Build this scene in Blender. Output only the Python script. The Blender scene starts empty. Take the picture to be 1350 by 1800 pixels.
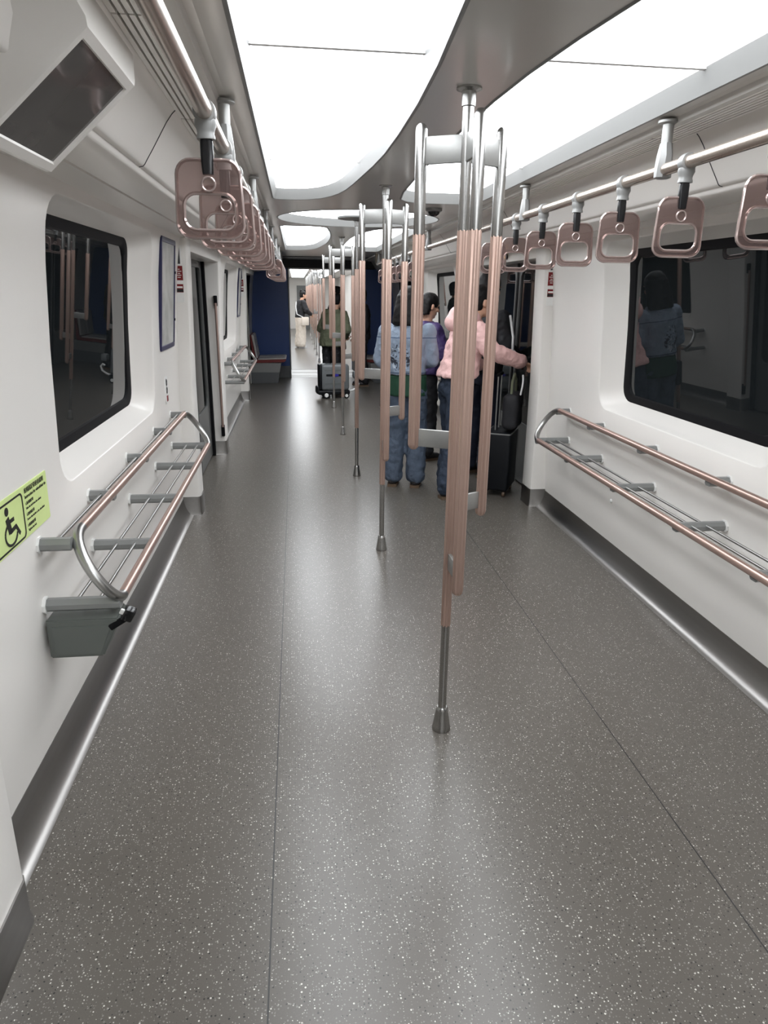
import bpy, bmesh, math, random
from mathutils import Vector, Matrix, Euler
random.seed(7)
S = bpy.context.scene
COL = S.collection
PI = math.pi

# ---------------------------------------------------------------- camera, world, exposure
cam_d = bpy.data.cameras.new('camera')
cam_d.sensor_fit = 'VERTICAL'; cam_d.sensor_height = 36.0; cam_d.lens = 24.0   # 1200 px on 1800
cam_d.clip_start = 0.05; cam_d.clip_end = 100
cam = bpy.data.objects.new('camera', cam_d); COL.objects.link(cam)
CAM_LOC = Vector((-0.543, 0.0, 1.65))
def cam_matrix(vpx, vpy, up0x):
    f = 1200.0
    d = Vector((vpx-675, -(vpy-900), -f)).normalized()
    r = math.radians(up0x)
    u0 = Vector((math.sin(r), math.cos(r), 0))
    up = (u0 - d*u0.dot(d)).normalized()
    rt = d.cross(up)
    R = Matrix((rt, d, up))
    M = R.to_4x4(); M.translation = CAM_LOC
    return M
cam.matrix_world = cam_matrix(519, 512, -1.5)
S.camera = cam
S.view_settings.view_transform = 'Standard'
S.view_settings.look = 'None'
S.view_settings.gamma = 1.0
S.view_settings.exposure = 0.1
S.view_settings.use_curve_mapping = False
w = bpy.data.worlds.new('tunnel_dark'); S.world = w; w.use_nodes = True
w.node_tree.nodes['Background'].inputs[0].default_value = (0.02, 0.02, 0.025, 1)
w.node_tree.nodes['Background'].inputs[1].default_value = 0.2
PANEL_POWER = 7.4

# ---------------------------------------------------------------- materials
def srgb(r, g, b):
    f = lambda c: (c/255/12.92) if c/255 <= 0.04045 else ((c/255+0.055)/1.055)**2.4
    return (f(r), f(g), f(b), 1)
def mat(name, col, rough=0.5, metal=0.0, var=0.06, scale=30.0, bump=0.0, bscale=200.0, spec=0.5, ior=1.45, coat=0.0, stretch=None):
    m = bpy.data.materials.new(name); m.use_nodes = True
    nt = m.node_tree; n = nt.nodes; l = nt.links
    p = n['Principled BSDF']
    p.inputs['Roughness'].default_value = rough
    p.inputs['Metallic'].default_value = metal
    p.inputs['Specular IOR Level'].default_value = spec
    p.inputs['IOR'].default_value = ior
    p.inputs['Coat Weight'].default_value = coat
    tc = n.new('ShaderNodeTexCoord')
    mp = n.new('ShaderNodeMapping'); l.new(tc.outputs['Object'], mp.inputs['Vector'])
    if stretch: mp.inputs['Scale'].default_value = stretch
    nz = n.new('ShaderNodeTexNoise'); nz.inputs['Scale'].default_value = scale; nz.inputs['Detail'].default_value = 3
    l.new(mp.outputs['Vector'], nz.inputs['Vector'])
    mx = n.new('ShaderNodeMix'); mx.data_type = 'RGBA'
    a = [c*(1-var) for c in col[:3]]+[1]; b = [min(1, c*(1+var)) for c in col[:3]]+[1]
    mx.inputs[6].default_value = a; mx.inputs[7].default_value = b
    l.new(nz.outputs['Fac'], mx.inputs[0]); l.new(mx.outputs[2], p.inputs['Base Color'])
    if bump > 0:
        nb = n.new('ShaderNodeTexNoise'); nb.inputs['Scale'].default_value = bscale; nb.inputs['Detail'].default_value = 4
        l.new(mp.outputs['Vector'], nb.inputs['Vector'])
        bp = n.new('ShaderNodeBump'); bp.inputs['Strength'].default_value = bump; bp.inputs['Distance'].default_value = 0.01
        l.new(nb.outputs['Fac'], bp.inputs['Height']); l.new(bp.outputs['Normal'], p.inputs['Normal'])
    return m
def emit(name, col, strength):
    m = bpy.data.materials.new(name); m.use_nodes = True
    nt = m.node_tree; n = nt.nodes; p = n['Principled BSDF']
    p.inputs['Base Color'].default_value = (0.8, 0.8, 0.8, 1)
    p.inputs['Roughness'].default_value = 0.6
    tc = n.new('ShaderNodeTexCoord'); nz = n.new('ShaderNodeTexNoise'); nz.inputs['Scale'].default_value = 1.5
    nt.links.new(tc.outputs['Object'], nz.inputs['Vector'])
    mr = n.new('ShaderNodeMapRange'); mr.inputs[3].default_value = 0.94*strength; mr.inputs[4].default_value = 1.06*strength
    nt.links.new(nz.outputs['Fac'], mr.inputs[0]); nt.links.new(mr.outputs[0], p.inputs['Emission Strength'])
    p.inputs['Emission Color'].default_value = (*col[:3], 1)
    return m

M = {}
M['wall'] = mat('wall_white_gelcoat', (0.76, 0.735, 0.70, 1), 0.28, var=0.02, scale=3, spec=0.4)
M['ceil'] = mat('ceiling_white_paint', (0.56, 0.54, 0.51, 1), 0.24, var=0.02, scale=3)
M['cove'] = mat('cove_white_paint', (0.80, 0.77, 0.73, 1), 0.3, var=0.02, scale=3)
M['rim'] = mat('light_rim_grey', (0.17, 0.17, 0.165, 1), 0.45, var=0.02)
M['panel'] = emit('diffuser_light', (0.93, 0.965, 1.0), PANEL_POWER)
M['rod'] = mat('steel_rod', (0.38, 0.38, 0.37, 1), 0.3, 1.0, var=0.03)
M['steel'] = mat('brushed_steel', (0.40, 0.395, 0.385, 1), 0.27, 1.0, var=0.08, scale=60, stretch=(1, 1, 0.05))
M['steelbase'] = mat('brushed_steel_baseboard', (0.32, 0.31, 0.30, 1), 0.33, 1.0, var=0.08, scale=50, stretch=(1, 0.04, 1))
M['alu'] = mat('satin_aluminium', (0.33, 0.33, 0.32, 1), 0.42, 0.7, var=0.05, scale=80)
M['cast'] = mat('cast_grey_paint', (0.25, 0.25, 0.245, 1), 0.42, 0.3, var=0.05)
M['arm'] = mat('arm_grey_paint', (0.22, 0.225, 0.22, 1), 0.35, 0.25, var=0.05)
M['copper'] = mat('rose_anodised_tube', (0.52, 0.37, 0.32, 1), 0.3, 0.8, var=0.06, scale=60, stretch=(1, 0.05, 1))
M['railcu'] = mat('champagne_anodised_tube', (0.52, 0.45, 0.39, 1), 0.27, 0.85, var=0.05, scale=60, stretch=(1, 0.05, 1))
M['sleeve'] = mat('rose_ribbed_sleeve', (0.43, 0.30, 0.25, 1), 0.3, 0.5, var=0.015, scale=160, stretch=(1, 1, 0.004))
M['black'] = mat('black_rubber', (0.007, 0.007, 0.008, 1), 0.55, var=0.1, spec=0.1)
M['blackgloss'] = mat('black_gloss', (0.01, 0.01, 0.011, 1), 0.15, var=0.1)
M['glass'] = mat('dark_window_glass', (0.010, 0.012, 0.013, 1), 0.015, var=0.0, spec=0.42, ior=1.45)
M['doorglass'] = mat('dark_door_glass', (0.008, 0.009, 0.009, 1), 0.03, var=0.0, spec=0.3, ior=1.35)
M['greybox'] = mat('dark_grey_box', (0.105, 0.115, 0.105, 1), 0.45, var=0.04)
M['plate'] = mat('white_mount_plate', (0.74, 0.74, 0.72, 1), 0.35, var=0.02)
M['blue'] = mat('blue_end_panel', srgb(34, 66, 126), 0.35, var=0.05, scale=4)
M['darkgrey'] = mat('charcoal_panel', (0.035, 0.036, 0.04, 1), 0.5, var=0.08)
M['base_grey'] = mat('grey_plinth', (0.10, 0.105, 0.11, 1), 0.4, var=0.05)
M['door'] = mat('door_grey_paint', (0.13, 0.133, 0.13, 1), 0.33, 0.1, var=0.03)
M['joint'] = mat('panel_joint_strip', (0.8, 0.8, 0.8, 1), 0.5, var=0.02)
M['red'] = mat('dark_red_label', srgb(120, 18, 24), 0.4, var=0.05)
M['white'] = mat('white_plastic', (0.8, 0.8, 0.78, 1), 0.35, var=0.02)
M['signgreen'] = mat('pale_green_sticker', srgb(205, 222, 150), 0.45, var=0.03)
M['ink'] = mat('black_ink', (0.012, 0.012, 0.012, 1), 0.5, var=0.05)
M['seatred'] = mat('seat_red_shell', srgb(112, 36, 34), 0.4, var=0.05)
M['seatgrey'] = mat('seat_pale_cushion', (0.5, 0.47, 0.45, 1), 0.4, var=0.04)
M['yellow'] = emit('amber_lamp', (1.0, 0.72, 0.2), 4.0)
M['screen'] = mat('screen_glass_off', (0.075, 0.070, 0.068, 1), 0.08, var=0.25, scale=6, ior=1.5)
M['purplepane'] = mat('poster_paper', (0.42, 0.42, 0.41, 1), 0.2, var=0.35, scale=9)
M['navy'] = mat('navy_frame', srgb(34, 34, 74), 0.35, var=0.05)

def mat_floor():
    m = bpy.data.materials.new('speckled_rubber_floor'); m.use_nodes = True
    nt = m.node_tree; n = nt.nodes; l = nt.links; p = n['Principled BSDF']
    tc = n.new('ShaderNodeTexCoord')
    def spots(scale, rad, pick, seed):
        mp = n.new('ShaderNodeMapping'); mp.inputs['Location'].default_value = (seed, seed*1.7, 0)
        l.new(tc.outputs['Object'], mp.inputs['Vector'])
        v = n.new('ShaderNodeTexVoronoi'); v.voronoi_dimensions = '2D'; v.inputs['Scale'].default_value = scale
        l.new(mp.outputs['Vector'], v.inputs['Vector'])
        sep = n.new('ShaderNodeSeparateColor'); l.new(v.outputs['Color'], sep.inputs[0])
        r = n.new('ShaderNodeMath'); r.operation = 'MULTIPLY'; r.inputs[1].default_value = rad
        l.new(sep.outputs[1], r.inputs[0])
        c1 = n.new('ShaderNodeMath'); c1.operation = 'LESS_THAN'; l.new(v.outputs['Distance'], c1.inputs[0]); l.new(r.outputs[0], c1.inputs[1])
        c2 = n.new('ShaderNodeMath'); c2.operation = 'LESS_THAN'; l.new(sep.outputs[0], c2.inputs[0]); c2.inputs[1].default_value = pick
        mu = n.new('ShaderNodeMath'); mu.operation = 'MULTIPLY'; l.new(c1.outputs[0], mu.inputs[0]); l.new(c2.outputs[0], mu.inputs[1])
        return mu.outputs[0]
    base = n.new('ShaderNodeTexNoise'); base.inputs['Scale'].default_value = 260; base.inputs['Detail'].default_value = 2
    l.new(tc.outputs['Object'], base.inputs['Vector'])
    mx = n.new('ShaderNodeMix'); mx.data_type = 'RGBA'
    mx.inputs[6].default_value = (0.081, 0.072, 0.062, 1); mx.inputs[7].default_value = (0.107, 0.096, 0.083, 1)
    l.new(base.outputs['Fac'], mx.inputs[0])
    cur = mx.outputs[2]
    for (sc, rad, pick, seed, colr) in ((90, 0.24, 0.26, 1.3, (0.018, 0.017, 0.016, 1)), (130, 0.32, 0.4, 4.1, (0.19, 0.178, 0.165, 1)),
                                       (95, 0.235, 0.17, 7.7, (0.58, 0.56, 0.51, 1)), (140, 0.28, 0.12, 9.9, (0.45, 0.43, 0.39, 1))):
        s = spots(sc, rad, pick, seed)
        k = n.new('ShaderNodeMix'); k.data_type = 'RGBA'; l.new(s, k.inputs[0]); l.new(cur, k.inputs[6]); k.inputs[7].default_value = colr
        cur = k.outputs[2]
    # welded sheet seams along the car
    sx = n.new('ShaderNodeSeparateXYZ'); l.new(tc.outputs['Object'], sx.inputs[0])
    ab = n.new('ShaderNodeMath'); ab.operation = 'ABSOLUTE'; l.new(sx.outputs[0], ab.inputs[0])
    sb = n.new('ShaderNodeMath'); sb.operation = 'SUBTRACT'; l.new(ab.outputs[0], sb.inputs[0]); sb.inputs[1].default_value = 0.653
    ab2 = n.new('ShaderNodeMath'); ab2.operation = 'ABSOLUTE'; l.new(sb.outputs[0], ab2.inputs[0])
    lt = n.new('ShaderNodeMath'); lt.operation = 'LESS_THAN'; l.new(ab2.outputs[0], lt.inputs[0]); lt.inputs[1].default_value = 0.0022
    k = n.new('ShaderNodeMix'); k.data_type = 'RGBA'; l.new(lt.outputs[0], k.inputs[0]); l.new(cur, k.inputs[6]); k.inputs[7].default_value = (0.02, 0.02, 0.02, 1)
    l.new(k.outputs[2], p.inputs['Base Color'])
    p.inputs['Roughness'].default_value = 0.29
    p.inputs['Specular IOR Level'].default_value = 0.5
    return m
M['floor'] = mat_floor()
def mat_plastic():
    m = bpy.data.materials.new('clear_rose_plastic'); m.use_nodes = True
    nt = m.node_tree; n = nt.nodes; l = nt.links; p = n['Principled BSDF']
    p.inputs['Base Color'].default_value = (0.20, 0.145, 0.135, 1); p.inputs['Roughness'].default_value = 0.12
    tr = n.new('ShaderNodeBsdfTransparent'); tr.inputs[0].default_value = (0.80, 0.72, 0.70, 1)
    mx = n.new('ShaderNodeMixShader')
    nz = n.new('ShaderNodeTexNoise'); nz.inputs['Scale'].default_value = 8
    mr = n.new('ShaderNodeMapRange'); mr.inputs[3].default_value = 0.26; mr.inputs[4].default_value = 0.34
    l.new(nz.outputs['Fac'], mr.inputs[0]); l.new(mr.outputs[0], mx.inputs[0])
    l.new(tr.outputs[0], mx.inputs[1]); l.new(p.outputs[0], mx.inputs[2])
    l.new(mx.outputs[0], n['Material Output'].inputs[0])
    return m
M['plastic'] = mat_plastic()
M['ringrim'] = mat('rose_plastic_rim', (0.40, 0.315, 0.295, 1), 0.10, 0.5, var=0.05, coat=0.6)

# ---------------------------------------------------------------- mesh helpers
class B:
    def __init__(s): s.bm = bmesh.new()
    def box(s, c, size, rot=None, bevel=0.0, seg=2):
        bm2 = bmesh.new(); bmesh.ops.create_cube(bm2, size=1.0)
        bmesh.ops.scale(bm2, vec=size, verts=bm2.verts)
        if bevel > 0:
            bmesh.ops.bevel(bm2, geom=bm2.edges[:], offset=bevel, segments=seg, profile=0.5, affect='EDGES')
        Mx = Matrix.Translation(c)
        if rot is not None: Mx = Mx @ (rot.to_matrix().to_4x4() if isinstance(rot, Euler) else rot.to_4x4())
        bm2.transform(Mx); s.merge(bm2); return s
    def merge(s, bm2):
        me = bpy.data.meshes.new('tmp'); bm2.to_mesh(me); bm2.free(); s.bm.from_mesh(me); bpy.data.meshes.remove(me)
    def frame(s, d):
        d = d.normalized(); a = Vector((0, 0, 1)) if abs(d.z) < 0.9 else Vector((1, 0, 0))
        u = d.cross(a).normalized(); v = d.cross(u).normalized(); return u, v
    def tube(s, pts, r, seg=12, closed=False, caps=True, flutes=0, fd=0.0):
        pts = [Vector(p) for p in pts]; n = len(pts); rs = r if isinstance(r, (list, tuple)) else [r]*n
        rings = []; u = None
        for i, p in enumerate(pts):
            if closed: t = (pts[(i+1) % n]-pts[i-1]).normalized()
            else: t = ((pts[min(i+1, n-1)])-(pts[max(i-1, 0)])).normalized()
            if u is None: u, v = s.frame(t)
            else:
                u = (u - t*u.dot(t)).normalized(); v = t.cross(u).normalized()
            ring = []
            for k in range(seg):
                a = 2*PI*k/seg
                rr = rs[i] - (fd*(0.5-0.5*math.cos(flutes*a)) if flutes else 0)
                ring.append(s.bm.verts.new(p+u*math.cos(a)*rr+v*math.sin(a)*rr))
            rings.append(ring)
        m = n if closed else n-1
        for i in range(m):
            a, b = rings[i], rings[(i+1) % n]
            for k in range(seg):
                s.bm.faces.new((a[k], a[(k+1) % seg], b[(k+1) % seg], b[k]))
        if caps and not closed:
            s.bm.faces.new(rings[0]); s.bm.faces.new(list(reversed(rings[-1])))
        return s
    def lathe(s, prof, seg=20, axis_loc=(0, 0, 0)):      # prof (r,z)
        o = Vector(axis_loc); rings = []
        for (r, z) in prof:
            rings.append([s.bm.verts.new(o+Vector((math.cos(2*PI*k/seg)*r, math.sin(2*PI*k/seg)*r, z))) for k in range(seg)])
        for a, b in zip(rings, rings[1:]):
            for k in range(seg): s.bm.faces.new((a[k], a[(k+1) % seg], b[(k+1) % seg], b[k]))
        if prof[0][0] > 1e-5: s.bm.faces.new(rings[0])
        if prof[-1][0] > 1e-5: s.bm.faces.new(list(reversed(rings[-1])))
        return s
    def loops(s, rings, closed=True, cap0=False, cap1=False):
        vs = [[s.bm.verts.new(p) for p in r] for r in rings]
        n = len(vs[0])
        for a, b in zip(vs, vs[1:]):
            for k in range(n if closed else n-1):
                s.bm.faces.new((a[k], a[(k+1) % n], b[(k+1) % n], b[k]))
        if cap0: s.bm.faces.new(list(reversed(vs[0])))
        if cap1: s.bm.faces.new(vs[-1])
        return s
    def prism(s, poly, axis, a, b):     # poly of 2D pts, extruded along axis between a and b; axis 'x': (y,z) 'y': (x,z) 'z': (x,y)
        def P(q, t):
            return Vector({'x': (t, q[0], q[1]), 'y': (q[0], t, q[1]), 'z': (q[0], q[1], t)}[axis])
        return s.loops([[P(q, a) for q in poly], [P(q, b) for q in poly]], True, True, True)
    def ellipsoid(s, c, r, rot=None, u=18, v=12):
        bm2 = bmesh.new(); bmesh.ops.create_uvsphere(bm2, u_segments=u, v_segments=v, radius=1.0)
        bmesh.ops.scale(bm2, vec=r, verts=bm2.verts)
        Mx = Matrix.Translation(c)
        if rot is not None: Mx = Mx @ (rot.to_matrix().to_4x4() if isinstance(rot, Euler) else rot.to_4x4())
        bm2.transform(Mx); s.merge(bm2); return s
    def cap(s, p0, p1, r0, r1, seg=14):
        p0 = Vector(p0); p1 = Vector(p1); d = (p1-p0)
        L = d.length
        if L < 1e-6: return s.ellipsoid(p0, (r0, r0, r0))
        d.normalize(); pts = []; rs = []
        for a in (-89, -60, -30): pts.append(p0+d*math.sin(math.radians(a))*r0); rs.append(max(1e-4, math.cos(math.radians(a))*r0))
        for t in (0, .33, .66, 1): pts.append(p0.lerp(p1, t)); rs.append(r0+(r1-r0)*t)
        for a in (30, 60, 89): pts.append(p1+d*math.sin(math.radians(a))*r1); rs.append(max(1e-4, math.cos(math.radians(a))*r1))
        return s.tube(pts, rs, seg)
    def build(s, name, m, parent=None, smooth=True, recalc=True, angle=40):
        if recalc: bmesh.ops.recalc_face_normals(s.bm, faces=s.bm.faces[:])
        me = bpy.data.meshes.new(name); s.bm.to_mesh(me); s.bm.free()
        ms = m if isinstance(m, list) else [m]
        for x in ms: me.materials.append(x)
        if smooth:
            me.polygons.foreach_set('use_smooth', [True]*len(me.polygons))
            try: me.set_sharp_from_angle(angle=math.radians(angle))
            except Exception: pass
        o = bpy.data.objects.new(name, me); COL.objects.link(o)
        if parent is not None: o.parent = parent
        return o
def tag(o, label, cat, group=None, kind=None):
    if label: o['label'] = label
    if cat: o['category'] = cat
    if group: o['group'] = group
    if kind: o['kind'] = kind
    return o
def struct(o, label, cat): return tag(o, label, cat, kind='structure')
def thing(name, label, cat, loc=(0, 0, 0), rotz=0, group=None):
    o = bpy.data.objects.new(name, None); COL.objects.link(o); o.empty_display_size = 0.1
    o.location = loc; o.rotation_euler = (0, 0, rotz)
    return tag(o, label, cat, group)
def copy_tree(o, parent=None):
    c = o.copy(); COL.objects.link(c)
    if parent is not None: c.parent = parent
    for ch in list(o.children): copy_tree(ch, c)
    return c
def lerp_prof(prof, z):     # prof list of (z, x) ascending z
    if z <= prof[0][0]: return prof[0][1]
    for (z0, x0), (z1, x1) in zip(prof, prof[1:]):
        if z <= z1: return x0+(x1-x0)*(z-z0)/(z1-z0)
    return prof[-1][1]
def rrect(a0, a1, b0, b1, r, nc=6, ns=8):
    pts = []
    cs = [((a1-r), (b1-r), 0), ((a0+r), (b1-r), 90), ((a0+r), (b0+r), 180), ((a1-r), (b0+r), 270)]
    for i, (ca, cb, st) in enumerate(cs):
        arc = [(ca+r*math.cos(math.radians(st+90*k/nc)), cb+r*math.sin(math.radians(st+90*k/nc))) for k in range(nc+1)]
        pts += arc
        nx = cs[(i+1) % 4]; e = arc[-1]
        q = (nx[0]+r*math.cos(math.radians(nx[2])), nx[1]+r*math.sin(math.radians(nx[2])))
        for k in range(1, ns): pts.append((e[0]+(q[0]-e[0])*k/ns, e[1]+(q[1]-e[1])*k/ns))
    return pts
ORD = ['nearest', 'second', 'third', 'fourth', 'fifth', 'sixth', 'seventh', 'eighth', 'ninth', 'tenth', 'eleventh', 'twelfth', 'thirteenth', 'fourteenth', 'fifteenth', 'sixteenth']

# ---------------------------------------------------------------- dimensions (x across, y along the car, z up)
Y_BACK, Y_END = -3.0, 14.0
CEIL = 2.235
PITCH = 5.9
WALLP = [(0.0, 1.440), (0.13, 1.432), (0.30, 1.418), (0.55, 1.403), (1.0, 1.396), (1.45, 1.375), (1.75, 1.352), (1.92, 1.33), (1.995, 1.312)]

# ================================================================ SETTING
# floor
b = B(); b.box((0, (Y_BACK+Y_END)/2, -0.03), (3.0, Y_END-Y_BACK, 0.06))
struct(b.build('floor', M['floor'], smooth=False), 'grey speckled rubber floor of the train car with two long seams', 'floor')

# ---- ceiling: centre slab with light openings
def left_hole(yc):
    inner = [(-1.99, -.38), (-1.97, -.31), (-1.92, -.262), (-1.82, -.225), (-1.39, -.176), (-.95, -.148), (-.55, -.134), (-.1, -.131), (.3, -.137), (.62, -.155), (.91, -.178), (1.2, -.202), (1.45, -.228), (1.62, -.258), (1.76, -.30), (1.88, -.36), (1.96, -.44), (1.99, -.52)]
    pts = [(x, yc+y) for (y, x) in inner]
    pts += [(-.62, yc+1.99), (-.655, yc+1.975), (-.67, yc+1.94), (-.67, yc+1.0), (-.67, yc), (-.67, yc-1.0), (-.67, yc-1.94), (-.655, yc-1.975), (-.62, yc-1.99)]
    return pts
def right_hole(yc):
    inner = [(1.99, .36), (1.97, .29), (1.92, .215), (1.82, .165), (1.5, .134), (1.0, .118), (.55, .106), (.1, .1), (-.3, .1), (-.62, .106), (-.91, .122), (-1.2, .152), (-1.45, .188), (-1.62, .22), (-1.76, .26), (-1.88, .33), (-1.96, .42), (-1.99, .52)]
    pts = [(x, yc+y) for (y, x) in inner]
    pts += [(.65, yc-1.99), (.685, yc-1.975), (.70, yc-1.94), (.70, yc-1.0), (.70, yc), (.70, yc+1.0), (.70, yc+1.94), (.685, yc+1.975), (.65, yc+1.99)]
    return pts
GROUPS = [-2.87, 3.03, 8.95]  # pair behind the camera is out of view, added for lighting
RINGS = [0.14, 6.22]  # first ring, above the camera, is unseen and added to light the car
RING_R = 0.67
holes = []
for yc in GROUPS: holes += [left_hole(yc), right_hole(yc)]
for yc in RINGS: holes.append([(RING_R*math.cos(2*PI*k/64), yc+RING_R*1.05*math.sin(2*PI*k/64)) for k in range(64)])
Y_BACK2 = -5.2
bm = bmesh.new()
def loop_edges(pts, z):
    vs = [bm.verts.new((x, y, z)) for x, y in pts]
    return [bm.edges.new((vs[i], vs[(i+1) % len(vs)])) for i in range(len(vs))]
es = []
oy = [Y_BACK2+(Y_END-Y_BACK2)*k/40 for k in range(41)]
outer = [(-.76, y) for y in oy] + [(.76, y) for y in reversed(oy)]
es += loop_edges(outer, CEIL)
for h in holes: es += loop_edges(h, CEIL)
bmesh.ops.triangle_fill(bm, use_beauty=True, use_dissolve=False, edges=es)
for f in bm.faces:
    f.normal_update()
    if f.normal.z > 0: f.normal_flip()
bb = B(); bb.bm = bm
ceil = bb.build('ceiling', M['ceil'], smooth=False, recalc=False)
struct(ceil, 'pale grey ceiling slab with curved light openings down the middle', 'ceiling')
# rims of the openings
RIM_H = 0.075
b = B()
for h in holes:
    cx = sum(p[0] for p in h)/len(h); cy = sum(p[1] for p in h)/len(h)
    area = sum(h[i][0]*h[(i+1) % len(h)][1]-h[(i+1) % len(h)][0]*h[i][1] for i in range(len(h)))
    sg = 1 if area > 0 else -1
    def off(d):
        out = []
        n = len(h)
        for i in range(n):
            a = Vector(h[i-1]); c = Vector(h[(i+1) % n]); t = (c-a).normalized()
            nn = Vector((t.y, -t.x))*sg           # outward
            out.append((h[i][0]+nn.x*d, h[i][1]+nn.y*d))
        return out
    rings = [[Vector((x, y, CEIL-0.0005)) for x, y in off(0.012)], [Vector((x, y, CEIL-0.004)) for x, y in off(0.006)], [Vector((x, y, CEIL-0.002)) for x, y in h], [Vector((x, y, CEIL+0.02)) for x, y in off(-0.006)], [Vector((x, y, CEIL+RIM_H)) for x, y in off(-0.024)]]
    b.loops(rings)
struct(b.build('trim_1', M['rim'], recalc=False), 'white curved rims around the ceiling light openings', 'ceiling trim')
# roof void above
b = B(); b.box((0, (Y_BACK2+Y_END)/2, CEIL+0.14), (3.0, Y_END-Y_BACK2, 0.03))
struct(b.build('ceiling', M['darkgrey'], smooth=False), 'roof shell above the ceiling lights', 'roof')
# glowing diffuser panels
def fillpoly(pts, z, t=0.012):
    q = B(); vs = [(x, y) for x, y in pts]
    bm2 = q.bm
    v = [bm2.verts.new((x, y, z)) for x, y in vs]; ee = [bm2.edges.new((v[i], v[(i+1) % len(v)])) for i in range(len(v))]
    bmesh.ops.triangle_fill(bm2, use_beauty=True, use_dissolve=False, edges=ee)
    r = bmesh.ops.extrude_face_region(bm2, geom=bm2.faces[:])
    bmesh.ops.translate(bm2, vec=(0, 0, t), verts=[g for g in r['geom'] if isinstance(g, bmesh.types.BMVert)])
    return q
def clip_y(pts, y0, y1):
    def half(ps, yv, keep_above):
        out = []
        for i in range(len(ps)):
            a, c = ps[i], ps[(i+1) % len(ps)]
            ia = (a[1] >= yv) == keep_above; ic = (c[1] >= yv) == keep_above
            if ia: out.append(a)
            if ia != ic:
                t = (yv-a[1])/(c[1]-a[1]); out.append((a[0]+(c[0]-a[0])*t, yv))
        return out
    return half(half(pts, y0, True), y1, False)
pos = {-2.87: 'unseen, added behind the camera', 3.03: 'nearest', 8.95: 'in the far half'}
for yc in GROUPS:
    for side, hf in (('left', left_hole), ('right', right_hole)):
        h = hf(yc)
        t = thing('ceiling_light', f'large glowing white ceiling panel on the {side} of the poles, {pos[yc]}', 'ceiling light', (0, yc, CEIL+RIM_H))
        cuts = [yc-2.2, yc-0.83, yc+0.9, yc+2.2]
        for y0, y1 in zip(cuts, cuts[1:]):
            q = clip_y([(x*1.0, y) for x, y in h], y0+0.0025, y1-0.0025)
            q = [(x, y-yc) for x, y in q]
            fillpoly(q, -0.012).build('diffuser', M['panel'], t, smooth=False)
        for yj in cuts[1:-1]:
            xs_ = clip_y(h, yj-.012, yj+.012); xa = min(p[0] for p in xs_); xb = max(p[0] for p in xs_)
            q = B(); q.box(((xa+xb)/2, yj-yc, -.0155), (xb-xa, .017, .006)); q.build('joint_strip', M['joint'], t, smooth=False)
for yc in RINGS:
    t = thing('ceiling_light', 'round glowing ceiling light around the pole between the doors' if yc > 3 else 'unseen added round glowing ceiling light above the camera', 'ceiling light', (0, yc, CEIL+RIM_H))
    pts = [(RING_R*math.cos(2*PI*k/64), RING_R*1.05*math.sin(2*PI*k/64)) for k in range(64)]
    fillpoly(pts, -0.012).build('diffuser', M['panel'], t, smooth=False)
    q = B(); q.lathe([(0.02, 0.0), (0.17, -0.004), (0.178, -0.012), (0.172, -0.024), (0.06, -0.034), (0.02, -0.034)], 40, (0, 0, -0.05))
    q.build('pole_disc', M['arm'], t)
    q = B(); q.lathe([(0.045, 0.0), (0.045, -0.06)], 20); q.build('disc_stem', M['arm'], t)

# ---- side coves (profile swept along the car)
def sweep(name, prof, s, y0, y1, m, ny=30, parent=None, smooth=True):
    q = B(); rings = []
    for k in range(ny+1):
        y = y0+(y1-y0)*k/ny
        rings.append([Vector((s*x, y, z)) for x, z in prof])
    q.loops(rings, closed=False)
    return q.build(name, m, parent, recalc=False, smooth=smooth)
SHELF = [(.745, 2.235), (.765, 2.232), (.77, 2.222), (.772, 2.214), (.79, 2.212), (.80, 2.214)]
COVE = [(.918, 2.222), (.935, 2.206), (.955, 2.180), (.98, 2.140), (1.005, 2.100), (1.028, 2.065), (1.036, 2.052), (1.042, 2.046), (1.055, 2.043), (1.06, 2.03), (1.066, 2.024), (1.12, 2.016), (1.195, 2.006), (1.197, 2.016), (1.203, 2.016), (1.205, 2.004), (1.26, 1.998), (1.33, 1.99), (1.36, 1.985)]
sn = 2
for s, side in ((-1, 'left'), (1, 'right')):
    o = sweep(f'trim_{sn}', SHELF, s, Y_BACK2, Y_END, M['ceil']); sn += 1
    struct(o, f'narrow ceiling edge strip above the {side} handrail', 'ceiling trim')
    o = sweep(f'trim_{sn}', COVE, s, Y_BACK2, Y_END, M['cove']); sn += 1
    struct(o, f'sloping white cove panel between ceiling and {side} wall', 'ceiling trim')
# curved seam lines of the cove covers
for s, side in ((-1, 'left'), (1, 'right')):
    q = B()
    for y in (1.60, 2.63, 5.1, 7.3, 9.0, 11.0):
        q.tube([(s*(x-0.0005), y, z-0.0005) for x, z in COVE[:9]], 0.0018, 6)
    struct(q.build(f'trim_{sn}', M['darkgrey']), f'thin dark joints across the {side} cove panels', 'ceiling trim'); sn += 1
# ventilation grilles between shelf and cove
for s, side in ((-1, 'left'), (1, 'right')):
    t = thing('ventilation_grille', f'long slatted air grille in the ceiling above the {side} handrail', 'air vent', (s*.86, 5, 2.22))
    q = B()
    for k in range(7):
        x = -.056+.0185*k
        for y0, y1 in ((-8, -4.13), (-4.12, -3.22), (-3.21, -2.27), (-2.26, -.9), (-.89, 2.2), (2.21, 6.0), (6.01, 9.0)):
            q.box((s*x, (y0+y1)/2, 0.0), (.0125, y1-y0, .012))
    q.build('slats', M['cove'], t, smooth=False)
    q = B(); q.box((0, .5, .022), (.14, 17, .008)); q.build('backing', M['darkgrey'], t, smooth=False)

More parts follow.
